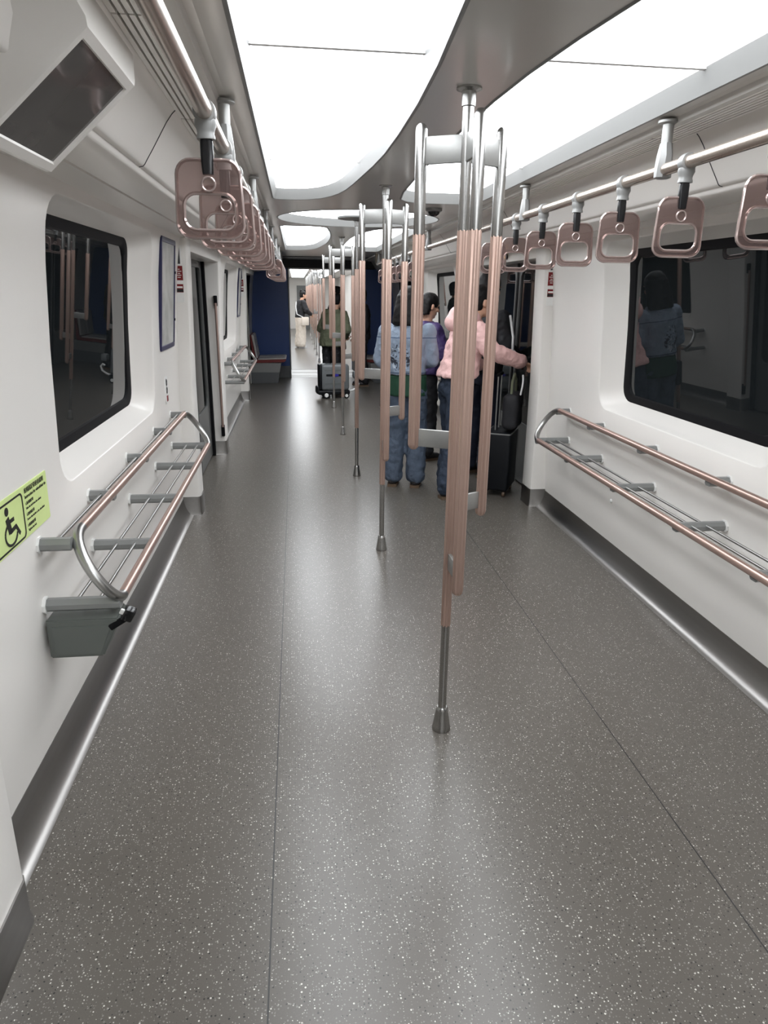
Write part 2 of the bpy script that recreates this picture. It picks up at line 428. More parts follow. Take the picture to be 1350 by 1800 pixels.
# ---- side walls with rounded window recesses
NICHE = dict(y0=2.50, y1=4.26, z0=.955, z1=1.955, r=.13)
GLASS = dict(y0=2.64, y1=4.12, z0=1.005, z1=1.925, r=.10)
def wall_panel(q, s, y0, y1, yo):
    z0, z1 = 0.125, 1.995
    outer = rrect(y0, y1, z0, z1, 0.002)
    nic = rrect(NICHE['y0']+yo, NICHE['y1']+yo, NICHE['z0'], NICHE['z1'], NICHE['r'])
    def P(y, z, d): return Vector((s*(lerp_prof(WALLP, z)+d), y, z))
    rings = []
    for t in (0, .2, .4, .6, .8, 1):
        rings.append([P(a[0]+(c[0]-a[0])*t, a[1]+(c[1]-a[1])*t, 0) for a, c in zip(outer, nic)])
    def rr(e, d):
        g = rrect(NICHE['y0']+yo+e, NICHE['y1']+yo-e, NICHE['z0']+e*.5, NICHE['z1']-e*.35, NICHE['r']-e*.2)
        return [P(y, z, d) for y, z in g]
    rings += [rr(.004, .001), rr(.010, .005), rr(.014, .012), rr(.05, .045), rr(.10, .085), rr(.145, .118), rr(.175, .121)]
    q.loops(rings)
def wall_flat(q, s, y0, y1, z0=0.125, z1=1.995, d=0.0):
    zs = sorted({z0, z1, *[z for z, x in WALLP if z0 < z < z1]})
    q.loops([[Vector((s*(lerp_prof(WALLP, z)+d), y, z)) for z in zs] for y in (y0, y1)], closed=False)
DOORS = [(-.85, 1.30), (5.30, 7.22), (11.22, 13.06)]     # wall gaps
for s, side in ((-1, 'left'), (1, 'right')):
    q = B()
    wall_flat(q, s, Y_BACK2, -.85)
    wall_panel(q, s, 1.30, 5.30, 0)
    wall_panel(q, s, 7.22, 11.22, PITCH)
    wall_flat(q, s, 13.06, Y_END)
    struct(q.build(f'wall_{side}', M['wall'], recalc=False), f'glossy off-white {side} side wall with rounded window recesses', 'wall')
wn = 1
for yo, where in ((0, 'near'), (PITCH, 'far')):
    for s, side in ((-1, 'left'), (1, 'right')):
        def P(y, z, d): return Vector((s*(lerp_prof(WALLP, z)+d), y, z))
        def ring(e, d):
            return [P(y, z, d) for y, z in rrect(GLASS['y0']+yo+e, GLASS['y1']+yo-e, GLASS['z0']+e, GLASS['z1']-e, max(.02, GLASS['r']-e*.5))]
        q = B(); q.loops([ring(-.02, .119), ring(-.012, .108), ring(.0, .106), ring(.03, .108), ring(.055, .112), ring(.062, .122)])
        fr = q.build(f'window_{wn}', M['black'], recalc=False)
        struct(fr, f'dark {where} window in the {side} wall with black rounded frame', 'window')
        q = B(); rg = [ring(.05, .121)]; q.loops(rg)
        vs = [q.bm.verts.new(p) for p in rg[0]]; q.bm.faces.new(vs)
        bmesh.ops.triangulate(q.bm, faces=q.bm.faces[:])
        pane = q.build('pane', M['glass'], fr, smooth=False)
        q = B()
        wn += 1
# dark tunnel skin outside the windows
for s, side in ((-1, 'left'), (1, 'right')):
    q = B(); q.box((s*1.60, (Y_BACK2+Y_END)/2, 1.1), (.04, Y_END-Y_BACK2, 2.6))
    struct(q.build(f'wall_{side}', M['darkgrey'], smooth=False), f'dark outer body shell behind the {side} wall', 'wall')

# ---- coved steel baseboards
BASE = [(1.360, .0005), (1.371, .0035), (1.382, .010), (1.393, .020), (1.404, .035), (1.414, .055), (1.421, .078), (1.427, .104), (1.430, .133), (1.439, .135)]
for s, side in ((-1, 'left'), (1, 'right')):
    q = B()
    for y0, y1 in ((Y_BACK2, -.85), (1.58, 5.14), (7.50, 11.0), (13.06, Y_END)):
        ny = 8
        rings = [[Vector((s*x, y0+(y1-y0)*k/ny, z)) for x, z in BASE] for k in range(ny+1)]
        q.loops(rings, closed=False)
    struct(q.build(f'baseboard_{side}', M['steelbase'], recalc=False), f'brushed steel coved baseboard along the {side} wall', 'baseboard')

# ---- door pillars, headers, doors
def pillar(s, y0, y1, label, name):
    q = B()
    xi0, xi1 = 1.306, 1.275
    zs = [.145, .16, .60, 1.0, 1.5, 1.8, 1.99]
    rings = []
    for z in zs:
        x = xi0 - (xi0-xi1)*max(0, (z-.9))/1.1
        e = .02
        pts = [(1.48, y0), (x+e, y0), (x+e*.3, y0+e*.3), (x, y0+e), (x, y1-e), (x+e*.3, y1-e*.3), (x+e, y1), (1.48, y1)]
        rings.append([Vector((s*px, py, z)) for px, py in pts])
    q.loops(rings, True, True, True)
    o = q.build(name, M['wall'])
    struct(o, label, 'door pillar')
    q = B(); rings = []
    for z, g in ((0, .004), (.02, .0), (.145, 0)):
        x = xi0-.006-g; e = .03; a0 = y0-.005-g; a1 = y1+.005+g
        pts = [(1.48, a0), (x+e, a0), (x+e*.3, a0+e*.3), (x, a0+e), (x, a1-e), (x+e*.3, a1-e*.3), (x+e, a1), (1.48, a1)]
        rings.append([Vector((s*px, py, z)) for px, py in pts])
    q.loops(rings, True, True, True)
    q.build('steel_kick_plate', M['steelbase'], o)
    return o
tn = sn
for s, side in ((-1, 'left'), (1, 'right')):
    for y0, y1, w_ in ((1.28, 1.56, 'beside the camera'), (5.14, 5.36, 'before the near doorway'), (7.20, 7.48, 'after the near doorway'), (10.98, 11.24, 'before the far doorway')):
        pillar(s, y0, y1, f'white door pillar on the {side} {w_}', f'trim_{tn}'); tn += 1
for s, side in ((-1, 'left'), (1, 'right')):
    q = B(); q.box((s*1.435, 13.07, 1.0), (.07, .04, 2.0), bevel=.006); struct(q.build(f'trim_{tn}', M['wall'], smooth=False), f'narrow white jamb after the far {side} doorway', 'door pillar'); tn += 1
dn = 1
for (y0, y1), where in zip(DOORS[1:], ('near', 'far')):
    for s, side in ((-1, 'left'), (1, 'right')):
        q = B(); yc = (y0+y1)/2
        q.box((s*1.39, yc, 1.955), (.22, y1-y0, .09), bevel=.008)
        struct(q.build(f'trim_{tn}', M['cove']), f'header panel over the {where} {side} doorway', 'door header'); tn += 1
        d = thing(f'door_{dn}', f'closed {side} sliding train door with dark windows, {where} doorway', 'door', (s*1.455, yc, 0)); d['kind'] = 'structure'; dn += 1
        wdt = (y1-y0)/2-.075
        for ye in (-1, 1):
            q = B(); q.box((-s*.018, ye*((y1-y0)/2-.045), .97), (.05, .065, 1.93)); q.build('door_seal', M['black'], d, smooth=False)
        for k in (-1, 1):
            c = k*(wdt/2+.004)
            q = B(); ou = rrect(c-wdt/2, c+wdt/2, 0.012, 1.925, .01); inn = rrect(c-wdt/2+.075, c+wdt/2-.075, .55, 1.85, .08)
            q.loops([[Vector((s*.02, y, z)) for y, z in ou], [Vector((-s*.008, y, z)) for y, z in ou], [Vector((-s*.014, y*.999+c*.001, z)) for y, z in rrect(c-wdt/2+.006, c+wdt/2-.006, .018, 1.919, .01)], [Vector((-s*.014, y, z)) for y, z in inn], [Vector((s*.0, y, z)) for y, z in inn]])
            lf = q.build('leaf', M['door'], d, recalc=False)
            q = B(); vs = [q.bm.verts.new((-s*.002, y, z)) for y, z in inn]; q.bm.faces.new(vs); bmesh.ops.triangulate(q.bm, faces=q.bm.faces[:])
            q.build('pane', M['doorglass'], lf, smooth=False)
            q = B(); q.box((-s*.012, k*.0, 0), (.01, .01, .01)) if False else q.box((-s*.006, c-k*(wdt/2-.006), .97), (.03, .02, 1.9))
            q.build('rubber_edge', M['black'], d, smooth=False)

# ---- end wall with gangway opening
b = B()
for s in (-1, 1):
    b.box((s*1.06, Y_END+.03, 1.15), (.78, .06, 1.84), bevel=.004)
struct(b.build('wall_end', M['blue'], smooth=False), 'deep blue end wall panels either side of the gangway', 'wall')
b = B()
for s in (-1, 1):
    b.box((s*1.06, Y_END+.025, .115), (.80, .07, .23), bevel=.004)
struct(b.build('baseboard_end', M['base_grey'], smooth=False), 'dark grey plinth under the blue end panels', 'baseboard')
b = B(); b.box((0, Y_END+.05, 2.16), (3.0, .14, .17)); b.box((0, Y_END-.4, 2.228), (1.5, 1.6, .01))  # header, then a charcoal sheet under the ceiling imitating its unlit end
struct(b.build(f'trim_{tn}', M['darkgrey'], smooth=False), 'dark header above the gangway opening plus added sheet imitating the unlit ceiling', 'door header'); tn += 1
b = B()
for s in (-1, 1):
    b.tube([(s*.672, Y_END-.012, .0), (s*.672, Y_END-.012, 2.07)], .012, 10)
struct(b.build(f'trim_{tn}', M['alu']), 'pale metal edge strips of the gangway opening', 'door trim'); tn += 1
# gangway
b = B()
for s in (-1, 1):
    for k in range(9):
        b.box((s*(.70+.03*(k % 2)), Y_END+.15+.15*k, 1.05), (.05, .15, 2.1))
struct(b.build('wall_gangway', M['darkgrey'], smooth=False), 'dark pleated bellows of the gangway between the cars', 'wall')
b = B(); b.box((0, Y_END+.75, 2.12), (1.5, 1.5, .05)); struct(b.build('ceiling_gangway', M['darkgrey'], smooth=False), 'dark ceiling of the gangway', 'ceiling')
b = B(); b.box((0, Y_END+.72, -.03), (1.4, 1.44, .066)); b.box((0, Y_END+1.1, .004), (1.3, .5, .008)); b.box((0, Y_END+.42, .004), (1.3, .4, .008))
struct(b.build('floor_gangway', M['alu'], smooth=False), 'bright metal tread plates of the gangway floor', 'floor')

# next car
YN = Y_END+1.5; YF = 33.0
b = B(); b.box((0, (YN+YF)/2, -.03), (3.0, YF-YN, .06)); struct(b.build('floor_far', M['floor'], smooth=False), 'speckled floor of the next car through the gangway', 'floor')
b = B(); b.box((0, (YN+YF)/2, CEIL+.03), (3.0, YF-YN, .06)); struct(b.build('ceiling_far', M['ceil'], smooth=False), 'ceiling of the next car through the gangway', 'ceiling')
for s, side in ((-1, 'left'), (1, 'right')):
    b = B()
    b.box((s*1.45, (YN+YF)/2, 1.1), (.08, YF-YN, 2.3))
    struct(b.build(f'wall_far_{side}', M['wall'], smooth=False), f'{side} wall of the next car', 'wall')
    b = B(); b.box((s*1.06, YN+.03, 1.1), (.78, .06, 2.2)); struct(b.build(f'wall_far_end_{side}', M['blue'], smooth=False), f'blue end panel of the next car on the {side}', 'wall')
b = B(); b.box((0, YF, 1.1), (3.0, .06, 2.3)); struct(b.build('wall_far', M['wall'], smooth=False), 'far end wall of the next car', 'wall')
b = B(); b.box((-.05, YF-.05, .95), (.85, .04, 1.9)); q = b.build('door_far', M['door'], smooth=False); struct(q, 'grey end door at the far end of the next car', 'door')
b = B(); b.box((-.05, YF-.08, 1.35), (.5, .02, .7)); b.build('pane', M['glass'], q, smooth=False)
for k, y in enumerate((17.5, 21.5, 25.5, 29.5)):
    t = thing('ceiling_light', f'{ORD[k]} glowing ceiling panel pair in the next car', 'ceiling light', (0, y, CEIL-.004))
    for s in (-1, 1):
        q = B(); q.box((s*.42, 0, -.006), (.5, 3.4, .012)); q.build('diffuser', M['panel'], t, smooth=False)
# rear bulkhead behind the camera
b = B(); b.box((0, Y_BACK, 1.1), (3.1, .06, 2.4)); struct(b.build('wall_rear', M['wall'], smooth=False), 'white bulkhead behind the camera', 'wall')

# ================================================================ OBJECTS
# ---- grab poles: a floor-to-ceiling pole, some with three satellite bars on flat brackets
def pole_parts(t, base_r=.0165, top=CEIL):
    q = B(); q.lathe([(.036, 0), (.037, .006), (.034, .02), (.024, .085), (.0225, .098), (.019, .102), (.0165, .102)], 28); q.build('floor_foot', M['steel'], t)
    q = B(); q.tube([(0, 0, .09), (0, 0, .46)], .0160, 20); q.build('lower_tube', M['steel'], t)
    q = B(); q.tube([(0, 0, .455), (0, 0, .46), (0, 0, 1.835), (0, 0, 1.84)], [.0175, .0187, .0187, .0175], 60, flutes=8, fd=.0032); q.build('ribbed_sleeve', M['sleeve'], t)
    q = B(); q.tube([(0, 0, 1.838), (0, 0, top)], .0170, 20); q.build('upper_tube', M['steel'], t)
    q = B(); q.lathe([(.038, top), (.038, top-.006), (.022, top-.012), (.0205, top-.05), (.0175, top-.052)], 28); q.build('ceiling_flange', M['steel'], t)
SATS = [(210-90+60, 1.12, 1.165), (0, .87, .93), (240+30, .645, .72)]
def make_trident(label, loc):
    t = thing('grab_pole', label, 'grab pole', loc)
    pole_parts(t)
    for (ang, zb, zp) in ((152, 1.12, 1.165), (28, .865, .93), (-89, .645, .72)):
        R_ = .146
        a = math.radians(ang); x, y = R_*math.cos(a), R_*math.sin(a)
        q = B(); r = .0185; zt = 2.150
        q.tube([(x, y, 1.828), (x, y, zt-r), (x, y, zt-r*.5), (x, y, zt-r*.13), (x, y, zt)], [r, r, r*.86, r*.5, r*.05], 20)
        sat = q.build('satellite_bar', M['steel'], t)
        q = B(); r = .0205
        q.tube([(x, y, zb), (x, y, zb+r*.13), (x, y, zb+r*.5), (x, y, zb+r), (x, y, 1.825), (x, y, 1.831)], [r*.05, r*.5, r*.86, r, r, r*.9], 60, flutes=8, fd=.0032)
        q.build('ribbed_sleeve', M['sleeve'], sat)
        rot = Matrix.Rotation(a, 3, 'Z')
        for zc, hh in ((2.072, .078), (zp, .062)):
            q = B(); q.box((x/2, y/2, zc), (R_-.02, .012, hh), rot, bevel=.002); q.build('bracket_plate', M['alu'], t)
    return t
PX = 0.0
lab = {2.277: 'three-bar grab pole nearest the camera on the grey floor', 4.269: 'second three-bar grab pole from the camera, left of the denim jacket',
       8.18: 'third three-bar grab pole, behind the plain pole', 10.2: 'farthest three-bar grab pole in this car, beside the grey case'}
first = None
for y, lb in lab.items():
    if first is None: first = make_trident(lb, (PX-.012, y, 0))
    else:
        c = copy_tree(first); c.location = (PX-.012, y, 0); c['label'] = lb
t = thing('grab_pole', 'plain single grab pole under the round ceiling light', 'grab pole', (PX-.012, 6.22, 0)); pole_parts(t, top=CEIL-.005)
for k, y in enumerate((17.2, 19.2, 21.2, 23.2, 25.2, 27.2)):
    c = copy_tree(first); c.location = (PX, y, 0); c['label'] = 'three-bar grab pole in the next car seen through the gangway'; c['group'] = 'grab poles in the next car'

# ---- hanging rails with ceiling posts
RX, RZ, RR = .755, 2.072, .0205
def hang_rail(s, side):
    t = thing('ceiling_handrail', f'champagne metal handrail hung along the {side} side of the ceiling', 'handrail', (s*RX, 0, 0))
    q = B(); q.tube([(0, -1.5, RZ), (0, 3, RZ), (0, 7, RZ), (0, 11.3, RZ), (0, 11.44, RZ+.012), (0, 11.5, RZ+.05), (0, 11.52, RZ+.1), (0, 11.52, CEIL)], RR, 20)
    q.build('tube', M['railcu'], t)
    for y in (.6, 2.52, 4.06, 5.6, 7.0, 8.42, 9.96, 11.2):
        q = B(); q.lathe([(.036, CEIL-.008), (.036, CEIL-.016), (.019, CEIL-.02), (.018, CEIL-.085)], 24, (0, y, 0)); p = q.build('ceiling_post', M['alu'], t)
        q = B(); zz = CEIL-.078
        rings = []
        for z, rx, ry in ((zz, .019, .019), (zz-.012, .021, .021), (zz-.04, .024, .03), (RZ+.005, .028, .028), (RZ-.024, .028, .022), (RZ-.028, .02, .018)):
            rings.append([Vector((rx*math.cos(2*PI*k/8+PI/8)*1.08, y+ry*math.sin(2*PI*k/8+PI/8)*1.08, z)) for k in range(8)])
        q.loops(rings, True, True, True); q.build('clamp', M['cast'], p)
    return t
hang_rail(-1, 'left'); hang_rail(1, 'right')

# ---- hanging strap handles: clamp, black strap, clear plastic ring
def make_strap():
    t = thing('strap_handle', 'x', 'hanging strap', (0, 0, RZ))
    q = B(); q.lathe([(.0215, -.017), (.0275, -.0165), (.0285, -.008), (.0285, .008), (.0275, .0165), (.0215, .017)], 24)
    q.bm.transform(Matrix.Rotation(PI/2, 4, 'X'))
    rings = []
    for z, rx, ry in ((-.018, .026, .017), (-.030, .027, .018), (-.042, .022, .015), (-.050, .021, .0145), (-.056, .023, .016), (-.062, .023, .016)):
        rings.append([Vector((rx*math.copysign(abs(math.cos(a))**.6, math.cos(a)), ry*math.copysign(abs(math.sin(a))**.6, math.sin(a)), z)) for a in [2*PI*k/16 for k in range(16)]])
    q.loops(rings, True, True, True)
    q.build('rail_clamp', M['cast'], t)
    q = B(); rings = []
    for z, rx in ((-.060, .014), (-.07, .016), (-.10, .0165), (-.135, .0145), (-.142, .0135)):
        rings.append([Vector((rx*math.copysign(abs(math.cos(a))**.5, math.cos(a)), .009*math.copysign(abs(math.sin(a))**.5, math.sin(a)), z)) for a in [2*PI*k/16 for k in range(16)]])
    q.loops(rings, True, True, True); q.build('strap', M['blackgloss'], t)
    # ring plate with hole: outline slightly wider at the bottom
    zt, zb = -.108, -.292
    def shape(x0, x1, z0, z1, r, wide):
        pts = rrect(x0, x1, z0, z1, r, 6, 6)
        return [(x*(1+wide*(-(z-zt)/(zt-zb))), z) for x, z in pts]
    out = shape(-.078, .078, zb, zt, .034, .10); inn = shape(-.062, .062, zb+.018, zb+.106, .030, .10)
    th = .0045
    q = B()
    q.loops([[Vector((x, -th, z)) for x, z in inn], [Vector((x, -th, z)) for x, z in out], [Vector((x, th, z)) for x, z in out], [Vector((x, th, z)) for x, z in inn], [Vector((x, -th, z)) for x, z in inn]])
    ring = q.build('ring_plate', M['plastic'], t)
    q = B(); q.tube([(x, 0, z) for x, z in out], .0046, 8, closed=True); q.build('outer_rim', M['ringrim'], ring)
    q = B(); q.tube([(x, 0, z) for x, z in inn], .0046, 8, closed=True); q.build('grip_rim', M['ringrim'], ring)
    q = B(); q.tube([(.0165*math.cos(2*PI*k/20), -.006, -.165+.0165*math.sin(2*PI*k/20)) for k in range(20)], .003, 6, closed=True); q.build('round_emblem', M['ringrim'], ring)
    return t
proto = None
for s, side in ((-1, 'left'), (1, 'right')):
    n = 0
    ys = [1.90+.46*k+(.06 if s < 0 else 0) for k in range(7)] + [7.75+.46*k for k in range(7)]
    for i, y in enumerate(ys):
        if proto is None: proto = make_strap(); c = proto
        else: c = copy_tree(proto)
        c.location = (s*RX, y, RZ)
        c.rotation_euler = (random.uniform(-.03, .03), 0, random.uniform(-.05, .05)+(0 if i else 0))
        c['label'] = f'clear rose strap handle hanging from the {side} handrail, {ORD[i]} from the camera'
        c['group'] = f'strap handles on the {side} handrail'

# ---- leaning rests (two tier tube racks on the walls)
ARM_Y = (-1.14, -.57, .09, .77, 1.34)
def rest(s, yc, label, near=-1.03):
    t = thing('leaning_rest', label, 'leaning rest', (s*1.40, yc, 0))
    xu, zu, xl, zl, r = .105, .868, .245, .655, .0175
    y0, y1 = near, 1.27
    X = lambda x: -s*x
    q = B(); q.tube([(X(xu), y0, zu), (X(xu), y1, zu)], r, 18); q.build('upper_tube', M['copper'], t)
    q = B(); q.tube([(X(xl), y0-.10, zl), (X(xl), y1, zl)], r, 18); q.build('lower_tube', M['copper'], t)
    for sg, ye, yl in ((-1, y0, y0-.10), (1, y1, y1)):
        pu = Vector((X(xu), ye, zu)); pl = Vector((X(xl), yl, zl)); mid = (pu+pl)/2; dv = (pl-pu)
        bulge = .19 if sg < 0 else .16
        pts = []
        ext = Vector((0, sg*bulge, 0))
        p1 = pu+ext*1.0; p2 = pl+ext*1.0 if sg > 0 else pl+ext*.55
        for k in range(21):
            u = k/20; pts.append(pu*(1-u)**3+p1*3*u*(1-u)**2+p2*3*u*u*(1-u)+pl*u**3)
        q = B(); q.tube(pts, r+.0008, 16); q.build('end_loop', M['rod'], t)
    def arm(x1, z, y):
        q = B(); h, wd = .040, .046
        prof = [(-wd/2, -h/2+.008), (-wd/2+.008, -h/2), (wd/2-.008, -h/2), (wd/2, -h/2+.008), (wd/2, h/2-.016), (wd/2-.014, h/2), (-wd/2+.014, h/2), (-wd/2, h/2-.016)]
        q.loops([[Vector((X(xx), y+a, z+c)) for a, c in prof] for xx in (.006, x1)], True, True, True)
        a = q.build('support_arm', M['arm'], t, angle=30)
        q = B(); q.loops([[Vector((X(xx), y+aa*1.28, z+c*1.28)) for aa, c in prof] for xx in (-.002, .009)], True, True, True)
        q.build('mounting_plate', M['plate'], a, angle=30)
    for i, y in enumerate(ARM_Y):
        arm(xu, zu-.018, y); arm(xl, zl-.012, y-.02)
    for x, z in ((.055, zu-.012), (.10, zl-.006), (.172, zl-.006)):
        q = B(); q.tube([(X(x), ARM_Y[0], z), (X(x), ARM_Y[-1], z)], .0062, 10); q.build('thin_rod', M['rod'], t)
    return t
rest(-1, 3.36, 'two-tier tube leaning rest on the near left wall, above a grey box')
rest(1, 3.36, 'two-tier tube leaning rest on the near right wall under the window', -1.30)
rest(-1, 3.36+PITCH, 'two-tier tube leaning rest on the far left wall before the seats')
rest(1, 3.36+PITCH, 'two-tier tube leaning rest on the far right wall behind the passengers')

# grey belt box under the first arm of the left rest
t = thing('belt_box', 'dark grey wheelchair belt box under the nearest left rest arm', 'belt box', (-1.395, 2.20, .475))
q = B(); poly = [(.004, .0), (.175, .0), (.235, .125), (.235, .14), (.004, .14)]
q.prism([(x, z-.012) for x, z in poly], 'y', -.045, .075)
bmesh.ops.bevel(q.bm, geom=q.bm.edges[:], offset=.005, segments=2, affect='EDGES')
q.build('case', M['greybox'], t, angle=30)
q = B(); poly2 = [(.022, .012), (.168, .012), (.212, .116), (.022, .116)]
q.prism([(x, z-.012) for x, z in poly2], 'y', -.049, -.044); q.build('front_cover', M['greybox'], t, smooth=False)
t = thing('belt_buckle', 'small black belt buckle hanging beside the left rest', 'belt buckle', (-1.125, 2.16, .615))
q = B(); q.box((0, 0, 0), (.038, .03, .05), Euler((.3, .5, .2)), bevel=.006); q.build('buckle', M['blackgloss'], t)
q = B(); q.box((-.016, -.014, .016), (.014, .008, .022), Euler((.3, .5, .2)), bevel=.003); q.build('release_button', M['white'], t)
q = B(); q.box((-.034, 0, -.03), (.07, .012, .022), Euler((0, -.5, .2)), bevel=.004); q.build('webbing', M['black'], t)

# white plug caps on the walls
for (x, y, z, lb) in ((-1.410, 2.335, .42, 'small round white cap low on the left wall below the rest'), (1.410, 3.93, .41, 'small round white cap low on the right wall below the rest')):
    s = -1 if x < 0 else 1
    q = B(); q.lathe([(.013, 0), (.013, .004), (.009, .008), (.0, .0085)], 20); q.bm.transform(Matrix.Rotation(-s*PI/2, 4, 'Y'))
    o = q.build('wall_cap', M['white']); o.location = (x, y, z); tag(o, lb, 'wall cap')

# ---- text helper
def text_obj(body, size, name, m, parent, loc, mtx, align='LEFT', extrude=.0004):
    cu = bpy.data.curves.new('txt', 'FONT'); cu.body = body; cu.size = size; cu.align_x = align; cu.align_y = 'CENTER'; cu.extrude = extrude; cu.resolution_u = 2
    ob = bpy.data.objects.new('txt', cu); COL.objects.link(ob)
    dg = bpy.context.evaluated_depsgraph_get(); me = bpy.data.meshes.new_from_object(ob.evaluated_get(dg))
    bpy.data.objects.remove(ob); bpy.data.curves.remove(cu)
    me.materials.clear(); me.materials.append(m)
    o = bpy.data.objects.new(name, me); COL.objects.link(o); o.parent = parent
    o.matrix_local = Matrix.Translation(loc) @ mtx
    return o
# local text frames: on the left wall text runs along +y, up z, facing +x
ML = Matrix(((0, 0, 1, 0), (1, 0, 0, 0), (0, 1, 0, 0), (0, 0, 0, 1)))
MF = Matrix(((1, 0, 0, 0), (0, 0, -1, 0), (0, 1, 0, 0), (0, 0, 0, 1)))     # facing -y
# wheelchair belt instruction sticker on the left wall
xs = -(lerp_prof(WALLP, .98)) + .0048
t = thing('instruction_sticker', 'pale green wheelchair instruction sticker on the near left wall', 'sticker', (xs, 2.08, .985)); t.rotation_euler = (0, .022, 0)
q = B(); q.loops([[Vector((xx-.0, y, z)) for y, z in rrect(-.285, .26, -.078, .085, .006)] for xx in (-.004, .0)], True, True, True)
q.build('sheet', M['signgreen'], t, smooth=False)
q = B()
o_ = rrect(-.215, .045, -.072, .072, .02); i_ = rrect(-.208, .038, -.066, .066, .015)
q.loops([[Vector((.0006, y, z)) for y, z in o_], [Vector((.0012, y, z)) for y, z in o_], [Vector((.0012, y, z)) for y, z in i_], [Vector((.0006, y, z)) for y, z in i_]])
q.build('pictogram_border', M['ink'], t, smooth=False)
q = B(); X0 = .0012; yc = -.07
q.lathe([(.013, 0), (.013, .0008)], 20); q.bm.transform(Matrix.Translation((X0-.0006, yc-.01, .046)) @ Matrix.Rotation(PI/2, 4, 'Y'))
def bar(p, r_, wv):
    p = Vector((0, *p)); r_ = Vector((0, *r_)); d = (r_-p); n = Vector((0, -d.z, d.y)).normalized()*wv/2
    q.loops([[a+Vector((xx, 0, 0)) for a in (p+n, p-n, r_-n, r_+n)] for xx in (X0-.0005, X0+.0004)], True, True, True)
bar((yc-.012, .026), (yc+.002, -.022), .024); bar((yc-.004, .012), (yc+.035, .012), .012); bar((yc+.0, -.02), (yc+.045, -.014), .013); bar((yc+.042, -.012), (yc+.068, -.046), .012)
arc = [(yc+.006+.044*math.cos(math.radians(a)), -.026+.034*math.sin(math.radians(a))) for a in range(120, 352, 12)]
for a, c in zip(arc, arc[1:]): bar(a, c, .008)
q.build('wheelchair_symbol', M['ink'], t, smooth=False)
lines = [('轮椅固定带使用说明', .0185, .066, True), ('Instruction for wheelchair tie', .0155, .047, True), ('1.拉出固定带', .0115, .026, False), ('Take the belt from the cabinet', .0105, .011, False), ('2.扣好固定带', .0115, -.009, False), ('Secure the buckle to the wheelchair', .0105, -.024, False), ('3.收紧固定带', .0115, -.044, False), ('Tighten the belt', .0105, -.059, False)]
for tx, sz, z, bold in lines:
    text_obj(tx, sz, 'lettering', M['ink'], t, (.0012, .062, z), ML)

# small pictogram stickers at the end of the window
xs = -(lerp_prof(WALLP, 1.03)) + .0015
t = thing('warning_sticker', 'white sticker with two round black pictograms and red square above left rest', 'sticker', (xs+.003, 4.62, 1.03))
q = B(); q.loops([[Vector((xx, y, z)) for y, z in rrect(-.045, .045, -.085, .085, .006)] for xx in (-.004, 0)], True, True, True); q.build('sheet', M['white'], t, smooth=False)
for z in (.045, -.005):
    q = B(); oo = [(.023*math.cos(2*PI*k/24), z+.023*math.sin(2*PI*k/24)) for k in range(24)]; ii = [(y*.72, (zz-z)*.72+z) for y, zz in oo]
    q.loops([[Vector((.0006, y, zz)) for y, zz in oo], [Vector((.0012, y, zz)) for y, zz in oo], [Vector((.0012, y, zz)) for y, zz in ii], [Vector((.0006, y, zz)) for y, zz in ii]])
    q.box((.0008, 0, z), (.001, .011, .03)); q.box((.0009, .004, z), (.001, .036, .005), Euler((.8, 0, 0)))
    q.build('round_pictogram', M['ink'], t, smooth=False)
q = B(); q.box((.0006, 0, -.057), (.0014, .05, .036)); q.build('red_square', M['red'], t, smooth=False)
# poster frames
for (yc, lb) in ((4.70, 'narrow framed wall poster between window and doorway, near left'), (4.70+PITCH, 'narrow framed wall poster on the far left wall')):
    xw = lerp_prof(WALLP, 1.62)
    t = thing('poster_frame', lb, 'poster', (-xw, yc, 1.62)); lean = Matrix.Rotation(-math.atan2(lerp_prof(WALLP, 1.30)-lerp_prof(WALLP, 1.93), .63)*-1, 4, 'Y')
    q = B()
    for a, c, sz in ((-.235, 0, (.022, .016, .66)), (.235, 0, (.022, .016, .66)), (0, .322, (.022, .47, .03)), (0, -.322, (.022, .47, .03))): q.box((.008, a, c), sz, bevel=.003)
    q.build('frame', M['navy'], t, smooth=False)
    q = B(); q.box((.006, 0, 0), (.014, .46, .63)); q.build('poster', M['purplepane'], t, smooth=False)
    q = B(); q.box((.0145, 0, 0), (.003, .455, .625)); q.build('glazing', M['glass'], t, smooth=False) if False else q.bm.free()
    for z in (.14, -.16):
        q = B(); q.lathe([(.009, 0), (.009, .006), (0, .007)], 14); q.bm.transform(Matrix.Translation((.016, .236, z)) @ Matrix.Rotation(PI/2, 4, 'Y')); q.build('lock', M['black'], t)
    t.rotation_euler = (0, -math.atan2(lerp_prof(WALLP, 1.30)-lerp_prof(WALLP, 1.93), .63)*-1, 0)

